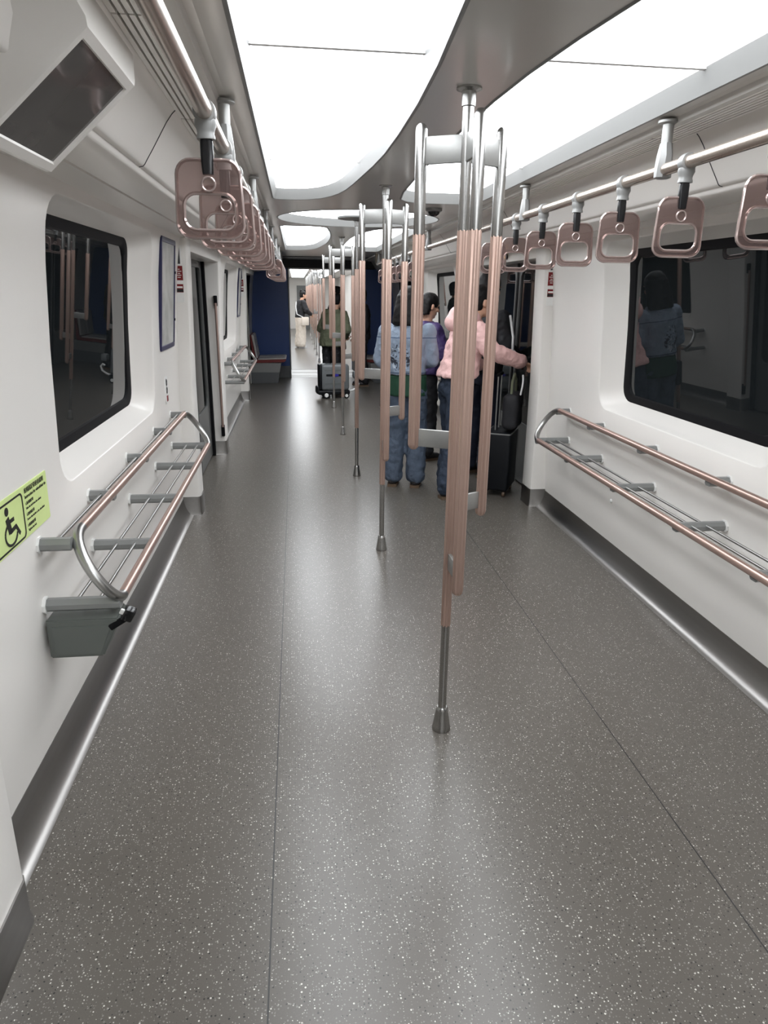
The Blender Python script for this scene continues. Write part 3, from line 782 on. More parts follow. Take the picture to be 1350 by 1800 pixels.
# pillar stickers by the doorways
def pillar_signs(s, y, side, where, lb):
    t = thing('door_sticker', lb, 'sticker', (s*1.318, y-.0015, 1.75))
    W_ = .046
    q = B(); q.box((s*.026, 0, .005), (.060, .003, .37)); q.build('backing', M['white'], t, smooth=False)
    q = B(); q.box((s*.024, -.0016, .125), (.034, .002, .11)); a = q.build('grey_pictograms', M['darkgrey'], t, smooth=False)
    q = B(); q.box((s*.020, -.0016, .010), (.050, .002, .095)); a = q.build('red_notice', M['red'], t, smooth=False)
    for z, wd in ((.035, .012), (.022, .034), (.008, .016), (-.004, .03), (-.018, .02)):
        q = B(); q.box((s*.020, -.003, z), (wd, .001, .0045)); q.build('lettering', M['white'], a, smooth=False)
    q = B(); q.box((s*.022, -.0016, -.09), (.050, .002, .055)); a = q.build('red_notice', M['red'], t, smooth=False)
    q = B(); q.box((s*.022, -.003, -.083), (.040, .001, .012)); q.build('lettering', M['white'], a, smooth=False)
    q = B(); q.box((s*.022, -.0032, -.105), (.048, .001, .018)); q.build('lettering', M['ink'], a, smooth=False)
pillar_signs(1, 5.14, 'right', 'near', 'red and grey notices on the right door pillar by the black suitcase')
pillar_signs(-1, 5.14, 'left', 'near', 'red and grey notices on the left door pillar before the near doorway')
pillar_signs(-1, 10.98, 'left', 'far', 'red and grey notices on the far left door pillar')
# upright grab handle on the far side of the left doorway
t = thing('door_grab_handle', 'upright rose grab bar on the left door pillar past the doorway', 'grab handle', (-1.325, 7.195, 0))
q = B(); q.tube([(0, -.03, .30), (0, -.03, 1.53)], .012, 14); q.build('bar', M['copper'], t)
for z0, z1 in ((.20, .32), (1.50, 1.60)):
    q = B(); q.box((0, -.012, (z0+z1)/2), (.034, .03, z1-z0), bevel=.006); q.build('end_mount', M['black'], t)

# ---- information screen on the left cove
t = thing('information_screen', 'switched-off rectangular screen in the sloping left cove', 'screen', (-1.05, 1.745, 2.04))
pt = Vector((.933, 0, 2.100)); pb = Vector((1.113, 0, 1.938))
d = (pb-pt).normalized(); nrm = Vector((-d.z, 0, d.x)); 
if nrm.z > 0: nrm = -nrm
def sp(x, u, v, off=0.0):      # u along y, v along slope 0..1
    p = pt.lerp(pb, v)+nrm*off; return Vector((-(p.x)+1.05, u, p.z-2.04))
L_ = (pb-pt).length
def quad_ring(e, off, u0=-.172, u1=.172): return [sp(0, u0-e, -e/L_, off), sp(0, u1+e, -e/L_, off), sp(0, u1+e, 1+e/L_, off), sp(0, u0-e, 1+e/L_, off)]
q = B(); back = [Vector((-.90+1.05, -.25, 2.235-2.04)), Vector((-.90+1.05, .25, 2.235-2.04)), Vector((-1.30+1.05, .25, 2.00-2.04)), Vector((-1.30+1.05, -.25, 2.00-2.04))]
back = [Vector((-.932+1.05, -.60, 2.212-2.04)), Vector((-.932+1.05, .30, 2.212-2.04)), Vector((-1.27+1.05, .24, 1.998-2.04)), Vector((-1.27+1.05, -.60, 1.998-2.04))]
q.loops([back, quad_ring(.034, -.010), quad_ring(.024, .0), quad_ring(.004, .0), quad_ring(.0, -.006)])
q.build('housing', M['cove'], t, recalc=True, angle=38)
q = B(); q.loops([quad_ring(.004, -.012), quad_ring(.004, -.005)], True, True, True); q.build('screen_glass', M['screen'], t, smooth=False)

# dome camera on the ceiling and amber door lamp
t = thing('dome_camera', 'small grey dome camera on the ceiling right of the poles', 'camera', (.47, 5.30, CEIL))
q = B(); q.lathe([(.06, 0), (.06, -.018), (.05, -.024)], 24); q.build('base', M['cast'], t)
q = B(); q.lathe([(.046, -.022), (.04, -.04), (.02, -.054), (.0, -.057)], 24); q.build('dome', M['blackgloss'], t)
t = thing('door_lamp', 'small glowing amber lamp over the near right doorway', 'lamp', (1.275, 6.1, 1.955))
q = B(); q.lathe([(.024, 0), (.024, .012), (.018, .016)], 18); q.bm.transform(Matrix.Rotation(-PI/2, 4, 'Y')); q.build('bezel', M['black'], t)
q = B(); q.ellipsoid((-.014, 0, 0), (.01, .016, .016)); q.build('lens', M['yellow'], t)

# ---- bench seats at the end of the car
def bench(s, label):
    t = thing('bench_seat', label, 'seat', (s*1.40, 13.53, 0))
    X = lambda x: -s*x
    def pr(name, poly, m, y0=-.43, y1=.43, bev=.006, parent=None):
        q = B(); q.prism([(X(x), z) for x, z in poly], 'y', y0, y1)
        if bev: bmesh.ops.bevel(q.bm, geom=q.bm.edges[:], offset=bev, segments=2, affect='EDGES')
        return q.build(name, m, parent or t, angle=30)
    pr('plinth', [(.0, .0), (.50, .0), (.52, .20), (.0, .20)], M['base_grey'])
    pr('base_cabinet', [(.0, .20), (.53, .20), (.56, .37), (.0, .37)], M['cast'])
    for k in (-1, 1):
        y0, y1 = k*.215-.205, k*.215+.205
        sh = pr('seat_shell', [(.06, .37), (.62, .385), (.655, .42), (.655, .44), (.60, .435), (.12, .42), (.09, .46), (.03, .88), (.005, .88), (.05, .44)], M['seatred'], y0, y1, .008)
        pr('cushion', [(.13, .425), (.60, .44), (.66, .445), (.64, .465), (.56, .462), (.14, .45)], M['seatgrey'], y0+.02, y1-.02, .006, sh)
        pr('back_pad', [(.105, .46), (.135, .46), (.075, .86), (.045, .885), (.035, .87)], M['seatgrey'], y0+.02, y1-.02, .005, sh)
    return t
bench(-1, 'red and pale twin bench seat against the far left wall')
bench(1, 'red and pale twin bench seat against the far right wall')


# ================================================================ PEOPLE AND LUGGAGE
M['skin'] = mat('skin', srgb(205, 160, 135), 0.5, var=0.04)
M['hair'] = mat('black_hair', (0.007, 0.006, 0.006, 1), 0.55, var=0.4, scale=90, stretch=(1, 1, .15), bump=.25, bscale=140, spec=.25)
M['jeans'] = mat('blue_jeans', srgb(74, 85, 101), 0.8, var=0.35, scale=14, bump=.7, bscale=40)
M['darkjeans'] = mat('dark_blue_jeans', srgb(42, 52, 68), 0.8, var=0.3, scale=14, bump=.7, bscale=40)
M['pink'] = mat('pink_jacket_cloth', srgb(226, 184, 180), 0.65, var=0.05, scale=12, bump=.7, bscale=30)
M['purple'] = mat('purple_puffer_cloth', srgb(62, 48, 92), 0.5, var=0.2, scale=10, bump=.7, bscale=30)
M['blackcloth'] = mat('black_cloth', (0.012, 0.012, 0.015, 1), 0.7, var=0.3, bump=.2, bscale=40)
M['navycloth'] = mat('navy_cloth', (0.014, 0.018, 0.035, 1), 0.7, var=0.3, bump=.2, bscale=40)
M['olive'] = mat('olive_cloth', srgb(96, 100, 80), 0.75, var=0.2, scale=12, bump=.7, bscale=30)
M['green'] = mat('dark_green_cloth', srgb(24, 62, 44), 0.75, var=0.2, scale=20)
M['cream'] = mat('cream_cloth', srgb(228, 218, 206), 0.75, var=0.05, scale=12, bump=.2, bscale=30)
M['whitecloth'] = mat('white_cloth', srgb(222, 222, 222), 0.7, var=0.05)
M['shoe'] = mat('dark_shoe', srgb(40, 38, 40), 0.5, var=0.2)
M['sole'] = mat('brown_sole', srgb(96, 78, 62), 0.6, var=0.1)
M['case_grey'] = mat('grey_hard_shell', srgb(104, 108, 110), 0.35, var=0.04)
M['case_black'] = mat('black_hard_shell', (0.004, 0.005, 0.007, 1), 0.4, var=0.2, spec=.3)
M['logoblue'] = mat('blue_emblem', srgb(52, 46, 150), 0.35, var=0.05)
def mat_denim():
    m = mat('light_denim_jacket', srgb(130, 143, 160), 0.8, var=0.22, scale=9, bump=.7, bscale=36)
    nt = m.node_tree; n = nt.nodes; l = nt.links; p = n['Principled BSDF']
    src = p.inputs['Base Color'].links[0].from_socket
    tc = n.new('ShaderNodeTexCoord'); sp_ = n.new('ShaderNodeSeparateXYZ'); l.new(tc.outputs['Object'], sp_.inputs[0])
    def math_(op, a, bv):
        k = n.new('ShaderNodeMath'); k.operation = op
        if hasattr(a, 'links'): l.new(a, k.inputs[0])
        else: k.inputs[0].default_value = a
        if hasattr(bv, 'links'): l.new(bv, k.inputs[1])
        else: k.inputs[1].default_value = bv
        return k.outputs[0]
    x, y, z = sp_.outputs
    ex = math_('DIVIDE', math_('ADD', x, .055), .115); ez = math_('DIVIDE', math_('SUBTRACT', z, 1.13), .135)
    rr_ = math_('ADD', math_('MULTIPLY', ex, ex), math_('MULTIPLY', ez, ez))
    nw = n.new('ShaderNodeTexNoise'); nw.inputs['Scale'].default_value = 11; l.new(tc.outputs['Object'], nw.inputs['Vector'])
    a = math_('MULTIPLY', math_('LESS_THAN', math_('ADD', rr_, math_('MULTIPLY', nw.outputs['Fac'], 1.2)), 1.35), math_('LESS_THAN', y, -.02))
    nz = n.new('ShaderNodeTexNoise'); nz.inputs['Scale'].default_value = 26; nz.inputs['Detail'].default_value = 2.0; nz.inputs['Distortion'].default_value = 1.2
    l.new(tc.outputs['Object'], nz.inputs['Vector'])
    dk = math_('GREATER_THAN', nz.outputs['Fac'], .55); lt = math_('LESS_THAN', nz.outputs['Fac'], .38)
    m1 = n.new('ShaderNodeMix'); m1.data_type = 'RGBA'; l.new(math_('MULTIPLY', a, dk), m1.inputs[0]); l.new(src, m1.inputs[6]); m1.inputs[7].default_value = (.03, .035, .05, 1)
    m2 = n.new('ShaderNodeMix'); m2.data_type = 'RGBA'; l.new(math_('MULTIPLY', a, lt), m2.inputs[0]); l.new(m1.outputs[2], m2.inputs[6]); m2.inputs[7].default_value = (.42, .47, .53, 1)
    # darker seam lines: back yoke and waistband
    for zc in (1.285, 1.0):
        d_ = math_('LESS_THAN', math_('ABSOLUTE', math_('SUBTRACT', z, zc), 0.0), .004)
        m3 = n.new('ShaderNodeMix'); m3.data_type = 'RGBA'; l.new(d_, m3.inputs[0]); l.new(m2.outputs[2], m3.inputs[6]); m3.inputs[7].default_value = srgb(70, 86, 112); m2 = m3
    l.new(m2.outputs[2], p.inputs['Base Color'])
    return m
M['denim'] = mat_denim()
TEX = bpy.data.textures.new('cloth_folds', 'CLOUDS'); TEX.noise_scale = .11; TEX.noise_depth = 2
TEX3 = bpy.data.textures.new('cloth_creases', 'CLOUDS'); TEX3.noise_scale = .065; TEX3.noise_depth = 2
TEX2 = bpy.data.textures.new('hair_folds', 'CLOUDS'); TEX2.noise_scale = .035; TEX2.noise_depth = 1
def organic(q, name, m, parent, voxel=.012, smooth=5, disp=0.0, tex=None, zmin=None):
    me = bpy.data.meshes.new('o'); bmesh.ops.recalc_face_normals(q.bm, faces=q.bm.faces[:]); q.bm.to_mesh(me); q.bm.free()
    o = bpy.data.objects.new('o', me); COL.objects.link(o)
    r = o.modifiers.new('r', 'REMESH'); r.mode = 'VOXEL'; r.voxel_size = voxel; r.use_smooth_shade = True
    if smooth:
        sm = o.modifiers.new('s', 'SMOOTH'); sm.factor = .5; sm.iterations = smooth
    if disp:
        d = o.modifiers.new('d', 'DISPLACE'); d.texture = tex or TEX; d.strength = disp; d.mid_level = .5; d.texture_coords = 'GLOBAL'
    dg = bpy.context.evaluated_depsgraph_get(); me2 = bpy.data.meshes.new_from_object(o.evaluated_get(dg))
    bpy.data.objects.remove(o); bpy.data.meshes.remove(me)
    me2.materials.clear(); me2.materials.append(m); me2.name = name
    if zmin is not None:
        for v_ in me2.vertices:
            if v_.co.z < zmin: v_.co.z = zmin-(zmin-v_.co.z)*.05
    me2.polygons.foreach_set('use_smooth', [True]*len(me2.polygons))
    n = bpy.data.objects.new(name, me2); COL.objects.link(n); n.parent = parent
    return n
def ell_loft(q, rows, seg=24):      # rows: (x, y, z, rx, ry)
    rings = [[Vector((x+rx*math.cos(2*PI*k/seg), y+ry*math.sin(2*PI*k/seg), z)) for k in range(seg)] for x, y, z, rx, ry in rows]
    q.loops(rings, True, True, True)
def hand(q, wrist, d, nrm, k=1.0, curl=.5, side=1):
    d = Vector(d).normalized(); nrm = Vector(nrm); nrm = (nrm-d*nrm.dot(d)).normalized(); sd = d.cross(nrm)*side
    w_ = Vector(wrist)
    for o_ in (-.024, -.008, .008, .024): q.cap(w_+sd*o_*.7*k, w_+d*.075*k+sd*o_*k, .013*k, .011*k, 10)
    for o_, L in ((-.028, .062), (-.0095, .074), (.0095, .078), (.028, .068)):
        p0 = w_+d*.078*k+sd*o_*k; p1 = p0+(d*math.cos(curl*.6)+nrm*math.sin(curl*.6))*L*.45*k; p2 = p1+(d*math.cos(curl*1.7)+nrm*math.sin(curl*1.7))*L*.32*k; p3 = p2+(d*math.cos(curl*2.6)+nrm*math.sin(curl*2.6))*L*.25*k
        q.cap(p0, p1, .0098*k, .009*k, 8); q.cap(p1, p2, .009*k, .0082*k, 8); q.cap(p2, p3, .0082*k, .0072*k, 8)
    t0 = w_+d*.03*k+sd*.026*k; t1 = t0+(d*.6+sd*.7+nrm*.25).normalized()*.042*k; t2 = t1+(d*.85+sd*.2+nrm*.45).normalized()*.034*k
    q.cap(t0, t1, .0125*k, .0105*k, 8); q.cap(t1, t2, .0105*k, .0085*k, 8)
def person(label, loc, face_deg, H, top, bottom, group=None, lean=0.0, leanx=0.0, head_yaw=0.0, head_pitch=0.0, arms=None, legs=None,
           hem=.93, torso_w=1.0, sleeve=.058, leg_r=(.088, .075, .082), hair='short', extras=(), coat_hem_flare=1.0, shoe='shoe', skirt=False, wrinkle=.018, mask=False):
    """body frame: faces +y, built at height 1.68 and scaled to H. face_deg: heading, 0 = +y (away), -90 = +x"""
    k = H/1.68
    t = thing('person', label, 'person', loc, math.radians(face_deg), group)
    t.scale = (k, k, k)
    ln = lambda z: Vector((leanx*max(0, z-.9)/.5, lean*max(0, z-.9)/.5, -abs(lean)*.25*max(0, z-.9)/.5))
    at = lambda x, y, z: Vector((x, y, z))+ln(z)
    legs = legs or {}
    hipL, hipR = Vector((-.088, 0, .88)), Vector((.088, 0, .88))
    kneeL = Vector(legs.get('kneeL', (-.10, .02, .47))); kneeR = Vector(legs.get('kneeR', (.10, .02, .47)))
    ankL = Vector(legs.get('ankL', (-.11, -.02, .085))); ankR = Vector(legs.get('ankR', (.11, -.02, .085)))
    arms = arms or {}
    shL, shR = at(-.175, 0, 1.345), at(.175, 0, 1.345)
    elL = Vector(arms.get('elL', tuple(at(-.225, -.02, 1.08)))); elR = Vector(arms.get('elR', tuple(at(.225, -.02, 1.08))))
    wrL = Vector(arms.get('wrL', tuple(at(-.215, .08, .87)))); wrR = Vector(arms.get('wrR', tuple(at(.215, .08, .87))))
    hc = at(0, .035, 1.565); HR = Euler((head_pitch, 0, head_yaw)).to_matrix()
    hp = lambda x, y, z: hc+HR @ Vector((x, y, z))
    # ---- body, one continuous skin surface
    q = B()
    ell_loft(q, [(*(at(0, 0, z)), rx, ry) for z, rx, ry in ((.84, .12, .085), (.95, .135, .095), (1.05, .12, .085), (1.2, .135, .09), (1.32, .15, .085), (1.38, .09, .07), (1.40, .05, .05))])
    q.cap(at(0, -.005, 1.36), at(0, .015, 1.48), .056, .052)
    bm2 = B(); bm2.ellipsoid(hc+HR @ Vector((0, -.012, .02)), (.074, .094, .098), HR); bm2.ellipsoid(hp(0, .022, -.045), (.056, .064, .066), HR); q.merge(bm2.bm)
    q.cap(hp(0, .066, -.088), hp(0, .062, -.08), .022, .022)                      # chin
    q.cap(hp(0, .088, .012), hp(0, .104, -.022), .008, .0135, 8)                  # nose
    for sg in (-1, 1):
        q.ellipsoid(hp(sg*.077, -.012, -.012), (.010, .020, .032), HR, 10, 8)      # ears
        q.cap(hp(sg*.022, .083, .030), hp(sg*.045, .074, .031), .008, .007, 8)     # brow
        q.ellipsoid(hp(sg*.036, .060, -.022), (.024, .022, .022), HR, 10, 8)       # cheek
    q.cap(hp(-.018, .083, -.055), hp(.018, .083, -.055), .0075, .0075, 8); q.cap(hp(-.014, .081, -.064), hp(.014, .081, -.064), .008, .008, 8)   # lips
    for sh, el, wr in ((shL, elL, wrL), (shR, elR, wrR)):
        q.cap(sh, el, .046, .038); q.cap(el, wr, .038, .026)
    for i, (wr, el) in enumerate(((wrL, elL), (wrR, elR))):
        d = (wr-el).normalized(); hd = arms.get('handL' if i == 0 else 'handR', None)
        dd = Vector(hd) if hd else d
        nr = arms.get('palmL' if i == 0 else 'palmR', (0, 0, -1) if abs(dd.normalized().z) < .8 else (1 if i == 0 else -1, .2, 0))
        hand(q, wr, dd, nr, 1.0, arms.get('curl', .55), -1 if i == 0 else 1)
    for hip, kn, an in ((hipL, kneeL, ankL), (hipR, kneeR, ankR)):
        q.cap(hip, kn, .074, .052); q.cap(kn, an, .052, .036); q.cap(an, an+Vector((0, .10, -.045)), .034, .024)
    body = organic(q, 'body', M['skin'], t, .0075, 2)
    # eyes
    for sg in (-1, 1):
        e = B(); e.ellipsoid(hp(sg*.033, .078, .012), (.0105, .006, .0065), HR, 10, 8); e.build('eye', M['ink'], t)
    # ---- trousers or skirt
    q = B()
    if skirt:
        ell_loft(q, [(0, 0, z, rx, ry) for z, rx, ry in ((1.0, .14, .11), (.90, .165, .13), (.70, .19, .15), (.45, .205, .165), (.20, .215, .175))])
    else:
        ell_loft(q, [(*(at(0, 0, z) if z > .9 else (0, 0, z)), rx, ry) for z, rx, ry in ((1.02, .145, .105), (.95, .158, .112), (.86, .165, .118), (.80, .15, .11))])
        for hip, kn, an in ((hipL, kneeL, ankL), (hipR, kneeR, ankR)):
            q.cap(hip-Vector((0, 0, .03)), kn, leg_r[0], leg_r[1]); q.cap(kn, an+Vector((0, 0, .02)), leg_r[1], leg_r[2]); 
    organic(q, 'skirt' if skirt else 'trousers', M[bottom], t, .011, 4, wrinkle*1.7, TEX3, .045)
    # ---- shoes
    for an in (ankL, ankR):
        q = B(); z = .045
        q.cap((an.x, an.y-.03, .05), (an.x, an.y+.03, .055), .042, .044); q.cap((an.x, an.y+.02, .05), (an.x, an.y+.135, .040), .044, .034)
        sh_ = organic(q, 'shoe', M[shoe], t, .010, 3)
        q = B(); q.loops([[Vector((an.x+xx, an.y+yy, zz)) for xx, yy in ((-.04, -.07), (.04, -.07), (.05, .06), (.045, .13), (.02, .17), (-.02, .17), (-.045, .13), (-.05, .06))] for zz in (.0, .024)], True, True, True)
        q.build('sole', M['sole'] if shoe == 'shoe' else M['whitecloth'], sh_, angle=30)
    # ---- jacket
    q = B(); w_ = torso_w; f = coat_hem_flare
    rows = [(hem, .185*w_*f, .135*f), (hem+.03, .188*w_*f, .14*f), ((hem+1.12)/2, .185*w_*(1+(f-1)*.5), .135*(1+(f-1)*.5)), (1.12, .185*w_, .135), (1.25, .192*w_, .135), (1.33, .18*w_, .12), (1.385, .12*w_, .095), (1.42, .072, .072)]
    ell_loft(q, [(*(at(0, -.005, z)), rx, ry) for z, rx, ry in rows])
    for sh, el, wr in ((shL, elL, wrL), (shR, elR, wrR)):
        q.cap(sh+Vector((0, 0, -.01)), el, sleeve*1.2, sleeve*1.05); q.cap(el, el.lerp(wr, .96), sleeve*1.05, sleeve*.82)
    organic(q, 'jacket', M[top], t, .011, 4, wrinkle*1.6, TEX3)
    # ---- hair
    q = B()
    if hair in ('short', 'bob', 'bun', 'mid'):
        q.ellipsoid(hp(0, -.018, .040), (.085, .102, .090), HR)
        q.ellipsoid(hp(0, -.050, .0), (.080, .068, .085), HR)
    if hair == 'bob':
        ell_loft_pts = [(hp(0, -.035, z), rx, ry) for z, rx, ry in ((.05, .092, .095), (-.02, .105, .088), (-.09, .118, .085), (-.16, .125, .08), (-.20, .118, .07))]
        ell_loft(q, [(*p, rx, ry) for p, rx, ry in ell_loft_pts])
    if hair == 'mid':
        ell_loft(q, [(*hp(0, -.05, z), rx, ry) for z, rx, ry in ((.05, .085, .07), (-.04, .088, .062), (-.10, .080, .055))])
    if hair == 'bun':
        q.ellipsoid(hp(0, -.06, .125), (.042, .042, .038), HR)
    organic(q, 'hair', M['hair'], t, .009, 3, .010, TEX2)
    if mask:
        q = B(); q.ellipsoid(hp(0, .062, -.055), (.055, .052, .048), HR)
        q.build('face_mask', M['whitecloth'], t)
    for fn in extras: fn(t, at, hp)
    return t

# passengers
def denim_extra(t, at, hp):
    q = B(); ell_loft(q, [(0, 0, z, rx, ry) for z, rx, ry in ((.985, .17, .125), (.90, .178, .13), (.80, .185, .135))])
    organic(q, 'shirt_hem', M['green'], t, .013, 4, .015)
    q = B(); q.tube([at(.068*math.cos(a), -.01+.066*math.sin(a), 1.425) for a in [2*PI*i/20 for i in range(20)]], .018, 8, closed=True); q.build('collar', M['denim'], t)
    for ax in (-.10, .10):
        q = B(); q.tube([(ax+.048, -.02, .05), (ax+.05, .06, .062), (ax+.03, .115, .066), (ax-.02, .12, .066)], .009, 8); q.build('shoe_stripe', M['whitecloth'], t)
    q = B(); q.box((-.19, .0, .80), (.06, .15, .22), bevel=.02); q.build('hip_bag', M['blackcloth'], t)
person('person with black bob in a pale denim jacket and blue jeans, seen from behind', (.385, 5.87, 0), -14, 1.69, 'denim', 'jeans', hem=.98, hair='bob', torso_w=.90,
       arms=dict(elL=(-.225, .0, 1.09), wrL=(-.15, .16, 1.0), elR=(.215, .04, 1.09), wrR=(.12, .2, 1.06)),
       legs=dict(kneeL=(-.09, .03, .47), ankL=(-.10, -.02, .085), kneeR=(.10, .05, .47), ankR=(.10, -.03, .085)),
       leg_r=(.098, .088, .088), head_pitch=-.25, extras=(denim_extra,))
person('person in a purple padded jacket and black trousers standing behind the denim jacket', (.74, 6.90, 0), -72, 1.64, 'purple', 'blackcloth', hem=.90, hair='mid', torso_w=1.12, sleeve=.068, head_pitch=-.3,
       arms=dict(elL=(-.26, .06, 1.10), wrL=(-.12, .22, 1.10), elR=(.26, .06, 1.10), wrR=(.1, .24, 1.12)))
def pink_extra(t, at, hp):
    q = B()
    for a in range(-100, 101, 20):
        r_ = math.radians(a-90); q.ellipsoid(at(.085*math.cos(r_), -.045+.075*math.sin(r_), 1.43-.0*abs(a)), (.05, .052, .062))
    q.ellipsoid(at(0, -.135, 1.43), (.115, .075, .10)); q.ellipsoid(at(0, -.17, 1.40), (.085, .06, .07))
    organic(q, 'hood', M['pink'], t, .011, 5, .012)
person('person in a pale pink hooded jacket and dark blue jeans reaching for the black suitcase', (.755, 5.62, 0), -78, 1.75, 'pink', 'darkjeans', hem=.955, hair='short', torso_w=1.06, lean=.13, sleeve=.068, coat_hem_flare=1.1,
       leg_r=(.10, .092, .098), head_pitch=-.15, mask=True, extras=(pink_extra,),
       arms=dict(elL=(-.27, .10, 1.12), wrL=(-.16, .30, 1.02), elR=(.27, .16, 1.17), wrR=(.17, .50, 1.07), curl=.75),
       legs=dict(kneeL=(-.12, .06, .47), ankL=(-.15, .04, .085), kneeR=(.12, -.02, .47), ankR=(.17, -.10, .085)))
def dark_extra(t, at, hp):
    for sg in (-1, 1):
        q = B(); q.tube([at(sg*.245, .02, 1.36), Vector((sg*.315, -.01, 1.20)), Vector((sg*.31, .0, 1.10)), Vector((sg*.28, .12, 1.03))], .010, 8); q.build('sleeve_stripe', M['whitecloth'], t)
person('tall person in a black jacket with white sleeve stripe standing at the right door', (1.14, 6.18, 0), -58, 1.82, 'blackcloth', 'navycloth', hem=.90, hair='short', head_pitch=-.25, torso_w=1.03, extras=(dark_extra,),
       arms=dict(elL=(-.25, .0, 1.09), wrL=(-.17, .20, .98), elR=(.25, .0, 1.10), wrR=(.2, .24, 1.02), curl=.9))
person('person in an olive jacket leaning forward behind the grey case', (.03, 11.95, 0), -40, 1.66, 'olive', 'blackcloth', hem=.78, hair='short', lean=.14, torso_w=1.15, head_pitch=-.3, sleeve=.07,
       arms=dict(elL=(-.28, .1, 1.05), wrL=(-.12, .28, .92), elR=(.28, .1, 1.05), wrR=(.1, .28, .92)))
person('person in a long black coat standing behind the olive jacket', (.20, 13.15, 0), -120, 1.74, 'blackcloth', 'blackcloth', hem=.60, hair='short', torso_w=1.1, coat_hem_flare=1.15)
person('person in black standing by the right blue end panel', (.64, 12.75, 0), 100, 1.72, 'blackcloth', 'blackcloth', hem=.82, hair='mid', torso_w=1.05)
def far_extra(t, at, hp):
    q = B(); q.tube([at(-.12, -.12, 1.36), at(0, -.16, 1.2), at(.12, -.15, 1.0), at(.22, .0, .92)], .014, 8); q.build('bag_strap', M['whitecloth'], t)
    q = B(); q.box(at(.30, .05, .80), (.08, .22, .24), bevel=.02); q.build('shoulder_bag', M['cream'], t)
person('person with hair bun in black top and cream trousers in the next car', (-.42, 21.6, 0), -70, 1.68, 'blackcloth', 'cream', hem=.90, hair='bun', lean=.06, leg_r=(.12, .12, .13), torso_w=1.1, shoe='whitecloth', extras=(far_extra,), sleeve=.075,
       arms=dict(elL=(-.27, .05, 1.1), wrL=(-.15, .25, 1.05), elR=(.27, .1, 1.1), wrR=(.16, .28, 1.0)))

# black suitcase with a bag on top
def suitcase(label, loc, rot, L, W, Hh, m):
    t = thing('suitcase', label, 'suitcase', loc, rot)
    q = B(); q.box((0, 0, .055+Hh/2), (L, W, Hh), bevel=.022, seg=3); q.build('shell', M[m], t, angle=50)
    q = B(); 
    q.tube([(L/2*.99, -W*.5-.001, .075), (L/2*.99, -W*.5-.001, .055+Hh-.03)], .004, 6); q.build('corner_trim', M['arm'], t)
    q = B(); q.loops([[Vector((x*1.004, y*1.004, z)) for x, y in rrect(-L/2, L/2, -W/2, W/2, .022)] for z in (.055+Hh*.965, .055+Hh*.985)], True, True, True); q.build('rim_trim', M['arm'], t)
    for sx in (-1, 1):
        for sy in (-1, 1):
            q = B(); q.lathe([(.012, -.012), (.024, -.011), (.026, 0), (.024, .011), (.012, .012)], 18); q.bm.transform(Matrix.Translation((sx*(L/2-.04), sy*(W/2-.035), .026)) @ Matrix.Rotation(PI/2, 4, 'X')); wh = q.build('wheel', M['sole'], t)
            q = B(); q.box((sx*(L/2-.04), sy*(W/2-.035), .052), (.034, .036, .02), bevel=.004); q.build('caster', M['black'], t)
    q = B()
    for sx in (-1, 1): q.tube([(sx*.07, W*.2, .055+Hh), (sx*.07, W*.2, .055+Hh+.46)], .007, 10)
    q.build('handle_tubes', M['alu'], t)
    q = B(); q.tube([(-.085, W*.2, .055+Hh+.46), (.085, W*.2, .055+Hh+.46)], .014, 12); q.build('handle_grip', M['black'], t)
    return t
suitcase('black hard-shell suitcase with wheels in the right doorway', (1.175, 5.585, 0), math.radians(62), .36, .22, .50, 'case_black')
t = thing('shoulder_bag', 'black bag with beaded chain resting on top of the black suitcase', 'bag', (1.205, 5.53, .575), math.radians(62))
q = B(); q.box((0, -.03, .15), (.30, .13, .30), bevel=.045, seg=4); organic(q, 'bag_body', M['blackcloth'], t, .010, 4, .02)
q = B()
for k in range(16):
    u = k/15; q.ellipsoid((-.09+.05*math.sin(u*2), -.105-.004*math.sin(u*PI), .30+.19*u*(1-.25*u)), (.008, .008, .010), None, 8, 6)
q.build('beaded_chain', M['whitecloth'], t)
q = B(); q.tube([(-.10, -.03, .28), (-.08, -.03, .40), (.0, -.03, .45), (.08, -.03, .40), (.10, -.03, .28)], .011, 10); q.build('carry_loop', M['olive'], t)

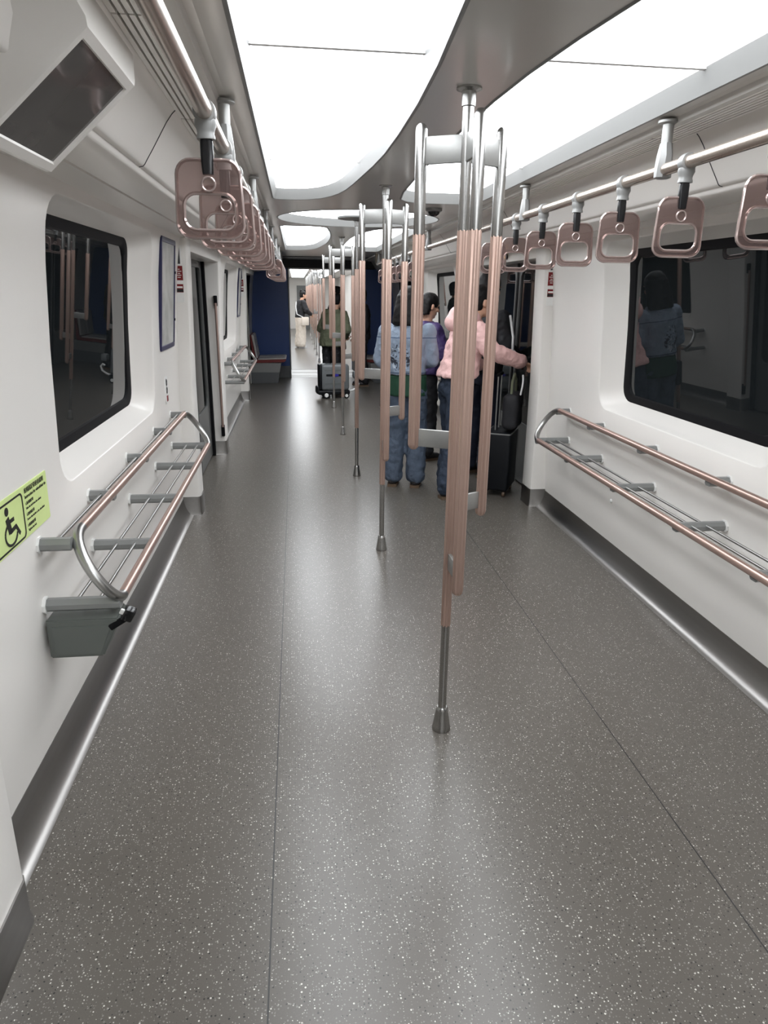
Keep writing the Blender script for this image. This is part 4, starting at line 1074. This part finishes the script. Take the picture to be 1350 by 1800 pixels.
# grey wheeled case near the gangway
t = thing('wheeled_case', 'grey ride-on wheeled case with blue oval emblem standing on the floor', 'suitcase', (.03, 11.25, 0), math.radians(6))
q = B(); q.box((.02, 0, .335), (.46, .26, .42), bevel=.05, seg=4); q.build('shell', M['case_grey'], t, angle=50)
q = B(); q.box((-.215, .0, .34), (.05, .24, .40), bevel=.02); q.build('side_pad', M['case_black'], t)
q = B(); q.box((.02, -.131, .375), (.30, .008, .034), bevel=.003); bd = q.build('badge_band', M['case_black'], t)
q = B(); q.lathe([(1, 0), (1, .006)], 24); q.bm.transform(Matrix.Translation((.03, -.135, .375)) @ Matrix.Rotation(PI/2, 4, 'X') @ Matrix.Diagonal((.042, .022, 1, 1))); q.build('oval_emblem', M['logoblue'], bd)
q = B(); q.box((.02, -.131, .24), (.34, .006, .006)); q.box((.02, -.131, .455), (.34, .006, .005)); q.build('panel_groove', M['greybox'], t, smooth=False)
q = B(); q.box((0, 0, .095), (.52, .25, .07), bevel=.02); q.box((-.255, 0, .13), (.05, .22, .12), bevel=.02); q.build('wheel_base', M['case_black'], t, angle=50)
for (x, y, r_) in ((-.13, -.13, .058), (-.13, .13, .058), (.20, -.12, .045), (.20, .12, .045)):
    q = B(); q.lathe([(r_*.6, -.018), (r_*.96, -.017), (r_, -.008), (r_, .008), (r_*.96, .017), (r_*.6, .018)], 24); q.bm.transform(Matrix.Translation((x, y, r_)) @ Matrix.Rotation(PI/2, 4, 'X')); wh = q.build('wheel', M['black'], t)
    q = B(); q.lathe([(r_*.55, -.021), (r_*.62, -.012), (r_*.62, .012), (r_*.55, .021)], 20); q.bm.transform(Matrix.Translation((x, y, r_)) @ Matrix.Rotation(PI/2, 4, 'X')); q.build('hub', M['white'], wh)
q = B(); q.tube([(.25, -.02, .10), (.33, -.02, .12), (.40, -.02, .16), (.42, -.02, .22), (.39, -.02, .26), (.36, -.02, .24)], .017, 10); q.build('steering_arm', M['white'], t)
q = B(); q.box((.38, .03, .36), (.10, .12, .12), bevel=.03); q.build('foot_block', M['case_grey'], t)
